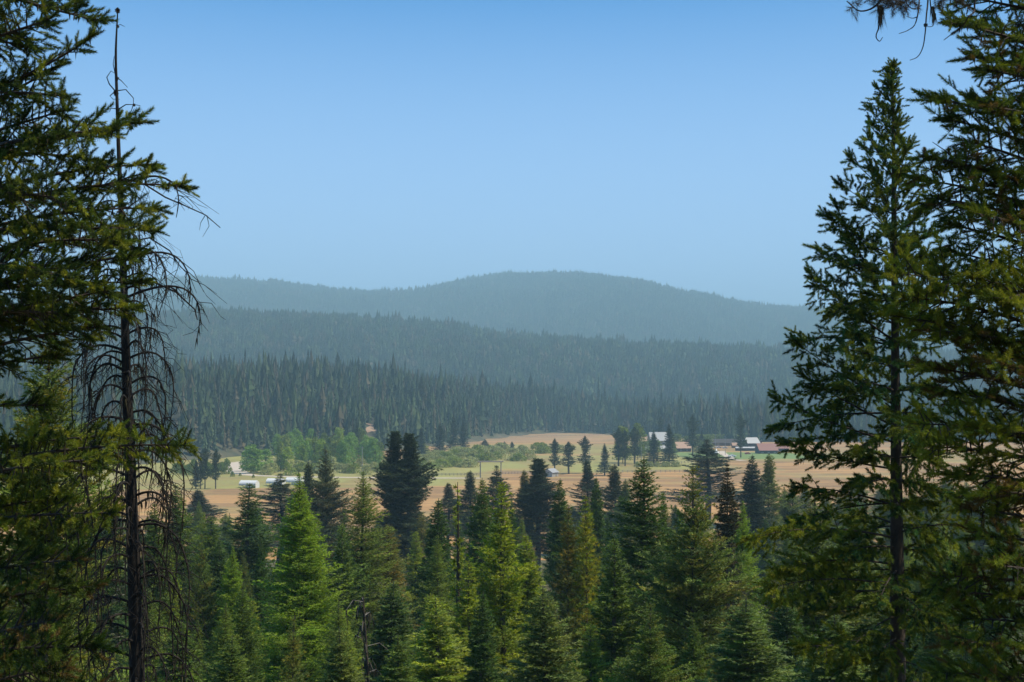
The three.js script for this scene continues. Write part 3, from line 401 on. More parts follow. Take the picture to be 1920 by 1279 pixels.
{ // the dead, drooping spruce at the left
  const r = rng(404), D = 13, foot = at(258, 1279, D), O = V(foot.x, groundY(foot.x, D) - 0.2, -D), t = thing('dead_tree', 'bare dead tree with black trunk and arching drooping branches at the left', 'dead tree', O);
  const spine = [[1279, 257, 15], [1100, 252, 12.5], [900, 245, 11], [700, 237, 9], [500, 231, 6.5], [300, 223, 4], [180, 219, 3], [100, 217, 2.4], [14, 221, 1]], m = D / F;
  const ux = (v) => { for (let i = 1; i < spine.length; i++) if (v >= spine[i][0]) { const [a, b] = spine[i - 1], [c, d] = spine[i]; return lerp(d, b, (v - c) / (a - c)); } return 221; };
  trunkOf(t, O, [O.clone(), ...spine.map(([v, u]) => at(u, v, D))], [0.1, ...spine.map((s) => s[2] * m)], deadBark, 10);
  const arch = (v, az, out, up, drop, curl, rad, twigs) => {
    const A0 = at(ux(v), v, D).sub(O), ca = Math.cos(az), sa = Math.sin(az), wood = new Solid(), lich = new Soup(false), pts = [];
    for (let k = 0; k <= 14; k++) { const s = k / 14, h = out * (Math.sin(s * 1.75) / 0.984 - curl * Math.max(0, s - 0.65) * 1.2), y = up * Math.sin(s * PI * 0.8) - drop * Math.pow(s, 2.1); pts.push(V(A0.x + ca * h + (noise(s * 5, v) - 0.5) * 0.05 * s, A0.y + y, A0.z + sa * h + (noise(s * 5, v + 50) - 0.5) * 0.05 * s)); }
    wood.tube(pts, (s) => rad * (1 - 0.75 * s), 5, 1);
    for (let k = 0; k < twigs; k++) {
      const i = 3 + Math.floor(r() * 10), P = pts[i], dir = V((r() - 0.5) * 1.6 + ca * 0.5, -0.2 - r() * 1.1, (r() - 0.5) * 1.6 + sa * 0.5).normalize(), l = 0.1 + 0.42 * r() * r(), mid = P.clone().addScaledVector(dir, l * 0.5).add(V((r() - 0.5) * 0.08, 0.03 * r(), 0)), e = P.clone().addScaledVector(dir, l).add(V((r() - 0.5) * 0.2, -0.22 * l, (r() - 0.5) * 0.1));
      wood.tube([P, mid, e], [rad * 0.32, rad * 0.25, rad * 0.12], 3);
      for (let z = 0; z < 2; z++) if (r() < 0.6) { const f = (z ? e : mid).clone().add(V((r() - 0.5) * 0.25, -0.14 * r(), (r() - 0.5) * 0.25)); wood.tube([z ? e : mid, f], [rad * 0.22, rad * 0.12], 3); }
    }
    for (const P of pts) if (v > 420 && r() < 0.5) for (let q = 0; q < 5; q++) { const dx = (r() - 0.5) * 0.4, dz = (r() - 0.5) * 0.4, l = 1 / Math.hypot(dx, 1, dz); lich.needle(P, dx * l, -l, dz * l, 0.03 + 0.2 * r() * r(), 0.016, r); }
    const b = put('branch', wood.geo(), deadBark, t); if (lich.n) put('lichen', lich.geo(), lichenMat, b, 'stuff');
  };
  let az = 0.3;
  for (let v = 330; v < 1330; v += 8 + 5 * r()) { az += 2.2 + 0.6 * r(); const s = sstep(v, 300, 760), k = 0.75 + 0.5 * r(); arch(v, az, lerp(0.25, 0.5, s) * k, lerp(0.12, 0.2, r()) * (0.4 + s), lerp(0.35, 1.15, s) * (0.6 + 0.6 * r()), r() < 0.7 ? 0.3 + 0.5 * r() : 0, lerp(0.008, 0.0145, s), 13); }
  for (const [v, a, o, u, d, cu] of [[345, 0.1, 0.62, 0.16, 0.45, 0], [490, 0.05, 0.7, 0.2, 0.6, 0], [560, -0.1, 0.75, 0.25, 0.55, 0], [470, 0.2, 0.52, 0.1, 0.75, 0.4], [800, 0.05, 0.62, 0.15, 1.5, 0.5], [990, 0, 0.64, 0.2, 1.6, 0.5], [1090, 0.1, 0.6, 0.25, 1.5, 0.3], [980, 3.1, 0.5, 0.15, 1.5, 0.5], [660, 3.0, 0.55, 0.2, 0.9, 0.2], [700, 3.2, 0.42, 0.25, 0.9, 0.3], [560, 3.1, 0.42, 0.1, 0.9, 0.1]]) arch(v, a, o, u, d, cu, 0.016, 14);
  const small = (P, pts, rad) => put('twig', new Solid().tube([P, ...pts].map(([u, v]) => at(u, v, D).sub(O)), (s) => rad * (1 - 0.6 * s), 4).geo(), deadBark, t);
  small([217, 172], [[205, 158], [200, 145], [208, 133], [216, 138]], 0.007); small([217, 170], [[206, 180], [212, 186], [224, 186]], 0.006); small([219, 170], [[236, 168], [250, 184], [250, 196]], 0.007);
  small([220, 206], [[236, 196], [250, 196], [263, 198]], 0.007); small([219, 145], [[228, 152], [239, 164]], 0.006); small([232, 335], [[270, 345], [310, 370], [345, 385], [385, 403], [413, 427]], 0.011); small([385, 403], [[376, 418], [374, 432]], 0.004); small([388, 404], [[392, 424], [380, 444]], 0.004); small([236, 455], [[280, 446], [318, 470], [338, 500], [352, 512]], 0.01); small([320, 472], [[330, 492], [338, 506]], 0.004); small([233, 420], [[262, 424], [285, 440], [297, 470]], 0.007); small([238, 540], [[280, 525], [330, 548], [365, 580], [370, 600]], 0.013); small([217, 48], [[226, 46], [234, 50]], 0.005); small([216, 140], [[212, 120], [214, 105]], 0.005); small([250, 196], [[246, 208], [242, 214]], 0.005); small([220, 204], [[208, 203], [205, 210]], 0.006);
  const cone1 = (u, v, s) => { const q = new Soup(false), P = at(u, v, D).sub(O); for (let k = 0; k < 46; k++) { let dx = r() - 0.5, dy = r() - 0.5, dz = r() - 0.5; const l = 1 / (Math.hypot(dx, dy, dz) || 1); q.needle(P, dx * l, dy * l, dz * l, s, s * 0.9, r); } put('cone', q.geo(), twigMat, t); };
  cone1(220, 20, 0.035); cone1(221, 50, 0.018); cone1(220, 147, 0.022); cone1(217, 175, 0.034); cone1(251, 197, 0.02); cone1(243, 214, 0.024);
}
{ // bare pine twigs hanging into the top right corner
  const r = rng(505), D = 6.5, O = at(1720, -260, D), t = thing('pine_branch', 'nearly bare pine branch with lichen and brown needles hanging in at the upper right', 'branch', O);
  const tw = (pts, rad) => put('twig', new Solid().tube(new THREE.CatmullRomCurve3(pts.map(([u, v], i) => at(u, v, D + Math.sin(i * 1.7 + u) * 0.06).sub(O))).getPoints(pts.length * 4), (s) => rad * (1 - 0.65 * s), 5).geo(), darkBark, t);
  put('limb', new Solid().tube([[2100, -330], [1900, -200], [1720, -130], [1640, -60]].map(([u, v], i) => at(u, v, D + 0.3 - i * 0.1).sub(O)), (s) => 0.03 * (1 - 0.6 * s), 7).geo(), bark, t);
  tw([[1720, -130], [1665, -20], [1645, 8], [1630, 18], [1610, 20], [1588, 2]], 0.008); tw([[1606, 18], [1597, 14], [1587, 15]], 0.003); tw([[1645, 8], [1650, 25], [1648, 50], [1643, 70], [1648, 77], [1655, 70]], 0.005);
  tw([[1700, -110], [1722, -20], [1722, 20], [1716, 45], [1704, 56], [1686, 63]], 0.005); tw([[1728, 10], [1716, 16], [1706, 14]], 0.003); tw([[1720, 32], [1710, 34], [1699, 30]], 0.003);
  tw([[1740, -100], [1740, 0], [1737, 30], [1735, 60], [1730, 90], [1720, 107], [1706, 113]], 0.005); tw([[1740, -80], [1745, 10], [1750, 40], [1746, 50], [1738, 50]], 0.004);
  tw([[1760, -100], [1700, 5], [1710, 16], [1726, 16]], 0.004); tw([[1770, -90], [1782, 0], [1780, 10], [1770, 14], [1757, 6]], 0.004); tw([[1850, -100], [1828, 0], [1827, 20], [1815, 32], [1804, 50], [1790, 60], [1770, 75]], 0.006); tw([[1840, -60], [1818, 2], [1808, 12], [1800, 18]], 0.004);
  const ms = [], cs = []; for (const [u, v, n] of [[1665, 5, 14], [1680, 2, 14], [1695, 10, 8], [1700, -6, 10], [1760, -8, 12], [1800, -2, 12], [1604, 10, 6], [1635, 0, 5], [1710, 0, 6]]) for (let k = 0; k < n; k++) { const P = at(u + (r() - 0.5) * 22, v + (r() - 0.5) * 18, D + (r() - 0.5) * 0.08).sub(O); pushShoot(ms, P, V(r() - 0.5, r() - 0.75, r() - 0.5).normalize(), 0.05 + 0.03 * r(), r); cs.push(0.07, 0.05, 0.025); }
  inst('needles', pineShoot, shootMat, ms, cs, t);
  const lich = new Soup(false); for (const [u, v, l] of [[1648, 10, 0.15], [1652, 12, 0.13], [1748, 12, 0.11], [1752, 25, 0.08], [1650, 30, 0.1]]) for (let k = 0; k < 26; k++) { const dx = (r() - 0.4) * 0.4, dz = (r() - 0.5) * 0.4, q = 1 / Math.hypot(dx, 1, dz); lich.needle(at(u + (r() - 0.5) * 6, v, D).sub(O), dx * q, -q, dz * q, l * (0.4 + 0.6 * r()), 0.005, r); }
  put('lichen', lich.geo(), lichenMat, t, 'stuff');
  const q = new Soup(false), P = at(1736, 47, D).sub(O); for (let k = 0; k < 60; k++) { const dx = r() - 0.5, dy = r() - 0.5, dz = r() - 0.5, l = 1 / (Math.hypot(dx, dy, dz) || 1); q.needle(P, dx * l, dy * l, dz * l, 0.013, 0.012, r); } put('cone', q.geo(), twigMat, t);
}

// ---------------------------------------------------------------- the forest below the camera, tree by tree
let spin = 1;
function plant(kind, arch, material, u, v, d, wpx, label, group) {
  const top = at(u, v, d), y = groundY(top.x, d);
  spin += 2.39;
  if (top.y - y < 2.5) console.log('short tree', label, top.y - y);
  const a = A[arch], hpx = (top.y - y) / d * F, ref = Math.min(170, hpx * 0.45), tt = (1 - ref / hpx - a.base) / (1 - a.base), full = wpx / (a.prof(Math.max(0, tt)) * 0.95);
  return tree(kind, arch, material, V(top.x, y, -d), top.y - y, Math.min(full, wpx * 2.6) / F * d, label, 'tree', group, spin);
}
const FOREST = [
  ['pine_tree', 'pine', 'blue', 372, 918, 330, 62, 'blue grey pine standing out before the straw field nearest the dead tree'],
  ['fir_tree', 'airyFir', 'mid', 397, 968, 125, 110, 'broad green fir below the blue grey pine at the left'],
  ['fir_tree', 'airyFir', 'deep', 468, 906, 140, 122, 'green fir with upswept arms standing below the nearest white shed'],
  ['pine_tree', 'brokenPine', 'grey', 528, 888, 300, 74, 'lopsided dark grey pine just left of the big bright larch'],
  ['larch_tree', 'larch', 'larch', 562, 884, 72, 128, 'biggest bright green larch, a pointed cone in the left half of the forest'],
  ['larch_tree', 'larch', 'larch', 437, 1022, 88, 84, 'small bright larch left of the big larch and half its height'],
  ['fir_tree', 'broadFir', 'grey', 611, 842, 230, 96, 'tall grey green fir with drooping boughs behind the big larch'],
  ['pine_tree', 'pine', 'grey', 577, 866, 270, 44, 'slim dark pine beside the tall grey green fir, right behind the big larch tip'],
  ['larch_tree', 'palelarch', 'pale', 678, 882, 105, 108, 'soft pale larch with a thin straight stem between the big larch and the twin ponderosa'],
  ['ponderosa_pine', 'ponderosa', 'blue', 741, 811, 250, 60, 'left stem of the tall dark pair of rounded pines'],
  ['ponderosa_pine', 'ponderosa', 'blue', 767, 815, 248, 68, 'right stem of the tall dark pair of rounded pines'],
  ['pine_tree', 'olivePine', 'olive', 732, 982, 108, 95, 'sparse olive brown pine in front of the dark pair of pines'],
  ['fir_tree', 'denseFir', 'deep', 820, 934, 112, 76, 'narrow dense dark green fir right of the dark pair of pines'],
  ['pine_tree', 'pine', 'grey', 841, 905, 330, 44, 'small grey pine at the field edge right of the dark pair of pines'],
  ['pine_tree', 'pine', 'grey', 882, 882, 320, 42, 'grey pine in front of the left gate post'],
  ['fir_tree', 'denseFir', 'mid', 902, 896, 122, 70, 'narrow green fir right of the thin half bare fir'],
  ['pine_tree', 'brokenPine', 'grey', 931, 873, 310, 46, 'grey pine covering the right gate post'],
  ['fir_tree', 'airyFir', 'bright', 943, 904, 62, 130, 'bright yellow green fir in the middle of the forest'],
  ['fir_tree', 'denseFir', 'bright', 986, 1000, 80, 82, 'smaller yellow green fir close on the right of the bright middle fir'],
  ['fir_tree', 'denseFir', 'deep', 960, 932, 150, 40, 'thin dark fir tip between bright middle fir and large dark pine'],
  ['pine_tree', 'ponderosa', 'blue', 1008, 862, 280, 68, 'large dark pine standing before the little grey cabin'],
  ['pine_tree', 'pine', 'olive', 984, 881, 285, 46, 'thin brownish pine on the left of the large dark pine'],
  ['fir_tree', 'denseFir', 'deep', 1050, 896, 140, 62, 'pointed dark green fir right of the large dark pine'],
  ['pine_tree', 'youngPine', 'olive', 1066, 946, 72, 78, 'left one of two slim yellow green pines with dark stems'],
  ['pine_tree', 'youngPine', 'bright', 1096, 929, 72, 72, 'right one of two slim yellow green pines with dark stems'],
  ['pine_tree', 'pine', 'blue', 1101, 862, 340, 42, 'grey blue pine right of the little cabin'],
  ['fir_tree', 'denseFir', 'deep', 1118, 893, 150, 50, 'dark fir between the two slim yellow pines and the grizzled pine'],
  ['pine_tree', 'pine', 'grey', 1153, 870, 300, 50, 'grizzled grey pine left of the strongest dark green fir'],
  ['fir_tree', 'pine', 'frost', 1172, 898, 280, 36, 'faint small conifer between the grizzled pine and the strongest dark green fir'],
  ['fir_tree', 'fir', 'deep', 1203, 855, 76, 112, 'strong dark green fir with upswept arms rising into the field right of the middle'],
  ['fir_tree', 'airyFir', 'mid', 1244, 922, 82, 60, 'short pointed tree at the right foot of the strong dark green fir'],
  ['fir_tree', 'broadFir', 'frost', 1298, 872, 58, 140, 'broad grey green fir, widest of the forest, with a bare stem low down'],
  ['pine_tree', 'brokenPine', 'blue', 1327, 824, 420, 66, 'hazy blue pine rising in the field before the gravel drive'],
  ['fir_tree', 'spire', 'dusk', 1360, 864, 86, 44, 'thin blackish brown spire behind the broad grey green fir'],
  ['larch_tree', 'larch', 'larch', 1392, 936, 104, 82, 'light green larch right of the thin blackish spire'],
  ['fir_tree', 'denseFir', 'blue', 1411, 852, 260, 64, 'left one of two bluish firs under the red roofed lodge'],
  ['fir_tree', 'pine', 'frost', 1441, 850, 270, 48, 'right, thinner one of two bluish firs under the red roofed lodge'],
  ['fir_tree', 'broadFir', 'frost', 1530, 916, 62, 170, 'spreading grey green fir with visible stem behind the tall fir on the right'],
  ['fir_tree', 'pine', 'frost', 1605, 960, 150, 90, 'hazy conifer showing just left of the tall fir stem'],
  ['fir_tree', 'denseFir', 'frost', 1745, 985, 165, 90, 'hazy bluish conifer between the tall fir and the right edge tree'],
  ['fir_tree', 'fir', 'frost', 1790, 1040, 140, 100, 'hazy conifer low down beside the right edge tree'],
  ['fir_tree', 'fir', 'mid', 332, 905, 110, 95, 'dark fir half hidden behind the hanging branches of the dead tree'],
  ['fir_tree', 'fir', 'mid', 288, 940, 95, 90, 'fir seen through the branches right behind the dead tree stem'],
  ['fir_tree', 'fir', 'deep', 205, 930, 90, 110, 'fir seen through the gap left of the dead tree stem'],
  ['pine_tree', 'youngPine', 'frost', 552, 1155, 36, 82, 'young pine with long needle tufts low in front of the big larch'],
  ['fir_tree', 'airyFir', 'bright', 815, 1122, 46, 150, 'small yellow green fir at the bottom left of the middle'],
  ['fir_tree', 'fir', 'frost', 1022, 1100, 46, 140, 'pale grey green fir at the bottom in the middle'],
  ['fir_tree', 'airyFir', 'mid', 1150, 1010, 62, 150, 'bushy mid green fir below the slim yellow pines'],
  ['fir_tree', 'denseFir', 'frost', 640, 1178, 44, 100, 'small bluish fir at the right foot of the big larch'],
  ['fir_tree', 'denseFir', 'mid', 336, 1165, 40, 120, 'green fir at the bottom beside the dead tree'],
  ['fir_tree', 'fir', 'mid', 432, 1192, 42, 130, 'green fir at the bottom left of the big larch'],
  ['fir_tree', 'airyFir', 'bright', 880, 1052, 60, 120, 'yellow green fir between the half bare fir and the bright middle fir'],
  ['fir_tree', 'fir', 'mid', 1400, 1120, 48, 190, 'dark green fir at the bottom left of the tall right fir'],
  ['fir_tree', 'fir', 'mid', 1560, 1150, 40, 190, 'green fir at the bottom under the tall right fir'],
  ['fir_tree', 'denseFir', 'deep', 735, 1090, 70, 110, 'dark green fir below the sparse olive pine'],
  ['fir_tree', 'airyFir', 'mid', 640, 985, 95, 90, 'green fir low behind the right flank of the big larch'],
  ['fir_tree', 'fir', 'mid', 745, 1190, 42, 130, 'low green fir at the bottom right of the lichen hung stem'],
  ['fir_tree', 'broadFir', 'mid', 1220, 1130, 44, 170, 'low bluish green fir in front of the broad grey green fir'],
];
for (const f of FOREST) plant(...f);
{ // trees of the crowd that nothing tells apart: they close the gaps between the ones above
  const r = rng(77), kinds = [['fir_tree', 'fir', 'mid'], ['fir_tree', 'denseFir', 'deep'], ['fir_tree', 'fir', 'deep'], ['fir_tree', 'airyFir', 'bright'], ['larch_tree', 'palelarch', 'pale'], ['pine_tree', 'olivePine', 'olive'], ['fir_tree', 'broadFir', 'frost']];
  const looks = ['green fir', 'dark narrow fir', 'dark green fir', 'ragged green fir', 'pale larch', 'olive pine', 'grey green fir'];
  const marks = [[60, 'the left edge tree'], [250, 'the dead tree'], [437, 'the small bright larch'], [500, 'the fir under the white shed'], [562, 'the big bright larch'], [678, 'the soft pale larch'], [752, 'the tall dark pine pair'], [820, 'the narrow dense dark fir'], [858, 'the half bare fir'], [943, 'the bright middle fir'], [1008, 'the large dark pine'], [1081, 'the two slim yellow pines'], [1153, 'the grizzled grey pine'], [1203, 'the strong dark green fir'], [1298, 'the broad grey green fir'], [1360, 'the thin blackish spire'], [1420, 'the two bluish firs'], [1530, 'the spreading grey green fir'], [1680, 'the tall right hand fir'], [1850, 'the right edge tree']];
  const say = (k, u, v) => { let b = marks[0]; for (const m of marks) if (Math.abs(m[0] - u) < Math.abs(b[0] - u)) b = m; const side = u < b[0] - 14 ? 'left of' : u > b[0] + 14 ? 'right of' : 'right below'; return looks[k] + (v > 1085 ? ' at the bottom, ' : v > 990 ? ' midway down, ' : ' near the field, ') + side + ' ' + b[1]; };
  const fill = (n, d0, d1, v0, v1) => { for (let i = 0; i < n; i++) { const d = lerp(d0, d1, (i + r()) / n), u = -150 + ((i * 0.618034 + r() * 0.04) % 1) * 2220, v = lerp(v0, v1, r()), k = Math.floor(r() * 7); const q = at(u, v, d); if (q.y - groundY(q.x, d) < 5) continue; plant(...kinds[k], u, v, d, lerp(52, 92, r()) * (90 / d) ** 0.55, say(k, u, v), looks[k] + 's of the crowd'); } };
  fill(40, 50, 85, 1080, 1180); fill(50, 85, 140, 990, 1070); fill(42, 140, 220, 960, 1010); const edge = [0, 1, 2, 3, 6]; for (let i = 0; i < 18; i++) { const u = 1470 + (i * 0.618034 % 1) * 430, d = lerp(260, 410, r()), k = edge[i % 5]; plant(kinds[k][0], kinds[k][1], 'frost', u, lerp(885, 930, r()), d, lerp(45, 62, r()), 'hazy ' + say(k, u, 900), 'hazy ' + looks[k] + 's at the right field edge'); }
  fill(44, 220, 320, 935, 985); fill(60, 310, 420, 945, 985);
}
{ // thin half bare fir: dark stem, a few yellow green sprays
  const D = 64, top = at(858, 904, D), y = groundY(top.x, D), H = top.y - y, r = rng(61), t = thing('fir_tree', 'thin half bare fir with black stem and a few yellow green sprays', 'tree', V(top.x, y, -D)), s = new Soup(), w = new Solid();
  put('trunk', new Solid().tube([V(-0.1, -0.5, 0), V(0, H * 0.5, 0), V(0.05, H * 0.8, 0), V(0, H, 0)], [0.16, 0.12, 0.07, 0.015], 7, 0.5).geo(), darkBark, t);
  for (let k = 0; k < 200; k++) {
    const q = Math.pow(r(), 0.7), Y = H - q * 8.5, a = r() * 6.28, L = (0.12 + 0.8 * q) * (0.3 + r()) * (Y < H - 6 ? 1.5 : 0.75), P = V(0, Y, 0), e = V(Math.cos(a) * L, Y + L * 0.3, Math.sin(a) * L); w.tube([P, e], [0.018, 0.006], 3);
    if (r() < (Y < H - 5.6 ? 0.75 : 0.42)) { const b = 0.7 + 0.6 * r(); s.col = [b, b, b]; for (let i = 0; i < 22; i++) { const f = 0.3 + 0.7 * r(), X = P.clone().lerp(e, f), dx = e.x + (r() - 0.5) * 2.4 * L, dy = 0.3 * L + (r() - 0.5) * 2 * L, dz = e.z + (r() - 0.5) * 2.4 * L, l = 1 / Math.hypot(dx, dy, dz); s.needle(X, dx * l, dy * l, dz * l, 0.24, 0.055, r); } }
  }
  put('branches', w.geo(), darkBark, t, 'stuff'); put('crown', s.geo(), L.bright, t, 'stuff');
}
{ // dark stem hung with old lichen under the soft pale larch
  const D = 58, top = at(681, 1118, D), y = groundY(top.x, D), H = top.y - y, r = rng(62), t = thing('dead_tree', 'dead stem draped with black lichen at the bottom under the soft pale larch', 'dead tree', V(top.x, y, -D)), w = new Solid(), s = new Soup(false);
  put('trunk', new Solid().tube([V(0.45, -0.5, 0), V(0.3, H * 0.6, 0), V(0, H, 0)], [0.12, 0.09, 0.03], 6, 0.5).geo(), darkBark, t);
  for (let k = 0; k < 44; k++) { const Y = H * (0.3 + 0.68 * r()), x0 = lerp(0.35, 0, Y / H), a = r() * 6.28, L = 0.25 + 0.9 * r(), pts = [V(x0, Y, 0), V(x0 + Math.cos(a) * L * 0.6, Y + 0.15, Math.sin(a) * L * 0.6), V(x0 + Math.cos(a) * L, Y - 0.25, Math.sin(a) * L)]; w.tube(pts, [0.025, 0.018, 0.01], 3); for (const P of pts) for (let i = 0; i < 9; i++) { const dx = (r() - 0.5) * 0.5, dz = (r() - 0.5) * 0.5, l = 1 / Math.hypot(dx, 1, dz); s.needle(P, dx * l, -l, dz * l, 0.15 + 0.7 * r() * r(), 0.07, r); } }
  put('branch', w.geo(), greyWood, t, 'stuff'); put('lichen', s.geo(), lichenMat, t, 'stuff');
}
{ // young fir right behind the left framing tree
  const p = at(95, 590, 17); tree('fir_tree', 'broadFir', 'frost', V(p.x, groundY(p.x, 17), -17), p.y - groundY(p.x, 17), 540 / F * 17, 'sunlit bluish green young fir behind the boughs at the left edge', 'tree', undefined, 1.2);
}

// ---------------------------------------------------------------- wooded hills
function sketchTree(r, s, x, z, H, R, c, round = 0) {       // small far conifer: drooping ragged tiers
  const n = Math.round(6 + 3 * r()), b = 0.75 + 0.5 * r(); s.col = [c[0] * b, c[1] * b, c[2] * b];
  for (let i = 0; i < n; i++) { const t = i / n, y = H * (0.1 + 0.3 * round + (0.86 - 0.32 * round) * t), rr = R * (round ? Math.sin(PI * (0.25 + 0.7 * t)) : Math.pow(1 - t, 0.8)) * (0.7 + 0.5 * r()) + 0.25, m = 5, a0 = r() * 6; for (let k = 0; k < m; k++) { const a = a0 + k / m * 6.283 + r() * 0.5, q = rr * (0.6 + 0.6 * r()), h = H / n * (1.1 + 0.9 * r()), w = 0.75; s.tri(x, y + h, z, x + Math.cos(a - w) * q, y - 0.15 * h * r(), z + Math.sin(a - w) * q, x + Math.cos(a + w) * q, y - 0.3 * h * r(), z + Math.sin(a + w) * q); } }
}
const hillLeaf = mat(1, 1, 1, 1, { side: THREE.DoubleSide, vertexColors: true });
function clump(seed, n, side, h0, h1) { const r = rng(seed), s = new Soup(); for (let i = 0; i < n; i++) { const H = lerp(h0, h1, Math.pow(r(), 1.3)); sketchTree(r, s, n === 1 ? 0 : (r() - 0.5) * side, n === 1 ? 0 : (r() - 0.5) * side, H, H * lerp(0.10, 0.19, r()), [1, 1, 1], r() < 0.22 || seed === 505 || seed === 507 ? 1 : 0); } return s.geo(); }
function wood(name, layer, label, spacing, d0, d1, geos, size, dens, palette, uRange) {
  const r = rng(name.length * 97 + geos.length), Lr = layers[layer], ms = geos.map(() => []), cs = geos.map(() => []), sc = V();
  for (let d = d0; d < d1; d += spacing) { const xw = d * 0.43 + 60; for (let x = -xw; x < xw; x += spacing) {
    const X = x + (r() - 0.5) * spacing * 1.1, D = d + (r() - 0.5) * spacing * 1.1, b = Lr.base(X); if (D < b + 4 || D > Lr.crest(X) + Lr.fall * 0.35) continue;
    { const u = 960 + X / D * F; if (layer === 'A' && u > 684 && u < 708 && D > trackD - 120 && D < trackD + 14) continue; }
    if (r() > dens(X, D, (D - b) / (Lr.crest(X) - b))) continue;
    const k = Math.floor(r() * geos.length), g = size * (0.55 + 0.36 * r() + 0.35 * noise(X * 0.022, D * 0.015) + (r() < 0.07 ? 0.35 : 0)); Q4.setFromAxisAngle(UP, r() * 6.28); sc.set(g, g * (0.85 + 0.35 * r()), g); M4.compose(V(X, hillY(Lr, X, D) - 0.3, -D), Q4, sc); ms[k].push(...M4.elements);
    const p = palette[Math.floor(r() * palette.length)], w = (0.8 + 0.4 * r()) * (0.65 + 0.7 * fbm(X * 0.012, D * 0.008, 3)); cs[k].push(p[0] * w, p[1] * w, p[2] * w);
  } }
  const main = inst(name, geos[0], hillLeaf, ms[0], cs[0], scene); tag(main, label, 'forest');
  geos.slice(1).forEach((g, i) => inst('trees', g, hillLeaf, ms[i + 1], cs[i + 1], main));
  console.log(name, ms.reduce((s, m) => s + m.length / 16, 0));
}
const HP = [[0.036, 0.058, 0.022], [0.03, 0.046, 0.022], [0.05, 0.078, 0.026], [0.065, 0.09, 0.03], [0.085, 0.07, 0.035]];
wood('hillside_forest', 'A', 'dense conifer forest on the nearest low hill behind the field', 6.6, 790, 2350, [1, 2, 3, 4, 5, 6, 7].map((s) => clump(500 + s, 1, 0, 15, 29)), 1, (x, d, s) => x > -110 && s < 0.16 ? 1 : 0.95 * (fbm(x * 0.02 + 5, d * 0.012, 3) > 0.4 ? 1 : 0.62), HP);
wood('ridge_forest', 'B', 'dark conifer forest covering the long hazy ridge', 19, 2160, 3700, [1, 2, 3, 4].map((s) => clump(520 + s, 8, 20, 18, 30)), 1, () => 1, HP);
wood('mountain_forest', 'C', 'conifer forest covering the pale far mountain', 33, 4020, 8100, [1, 2, 3, 4].map((s) => clump(540 + s, 11, 33, 22, 38)), 1, (x, d) => fbm(x * 0.004, d * 0.002 + 9, 3) > 0.3 ? 1 : 0.75, HP);
const onHill = (u, vTop, d, w, arch, m, label, group) => { const p = at(u, vTop, d), y = d > layers.A.base(p.x) ? hillY(layers.A, p.x, d) : 0; return tree('pine_tree', arch, m, V(p.x, y, -d), p.y - y, w / F * d, label, 'tree', group, u); };
onHill(790, 704, 1290, 34, 'meadowFir', 'blue', 'tallest conifer of the dark group on the hill above the rounded pines');
onHill(772, 716, 1290, 24, 'meadowFir', 'blue', 'slimmer conifer left against the tallest one of the dark group on the hill');
for (const [u, v, d, w] of [[421, 664, 1330, 17], [391, 676, 1250, 19], [633, 660, 1480, 22], [672, 668, 1500, 16], [661, 670, 1500, 14], [722, 674, 1480, 10], [578, 668, 1480, 30], [486, 668, 1440, 12], [703, 676, 1490, 14], [538, 682, 1400, 14], [446, 700, 1200, 14], [520, 706, 1200, 14], [580, 708, 1210, 16], [685, 726, 1180, 20], [640, 728, 1150, 18], [420, 730, 1090, 18], [350, 720, 1100, 16], [1122, 700, 1750, 8], [1134, 716, 1700, 12], [1240, 728, 1700, 14], [1020, 715, 1650, 10], [905, 722, 1500, 14], [850, 745, 1300, 18], [870, 770, 1210, 22]])
  onHill(u, v, d, w, 'meadowFir', 'blue', 'dark conifer standing clear above its neighbours on the nearest wooded hill', 'conifers standing out of the nearest hillside forest');
onHill(1238, 780, 1180, 20, 'meadowPine', 'blue', 'thin topped pine rising behind the white roof of the biggest ranch house');

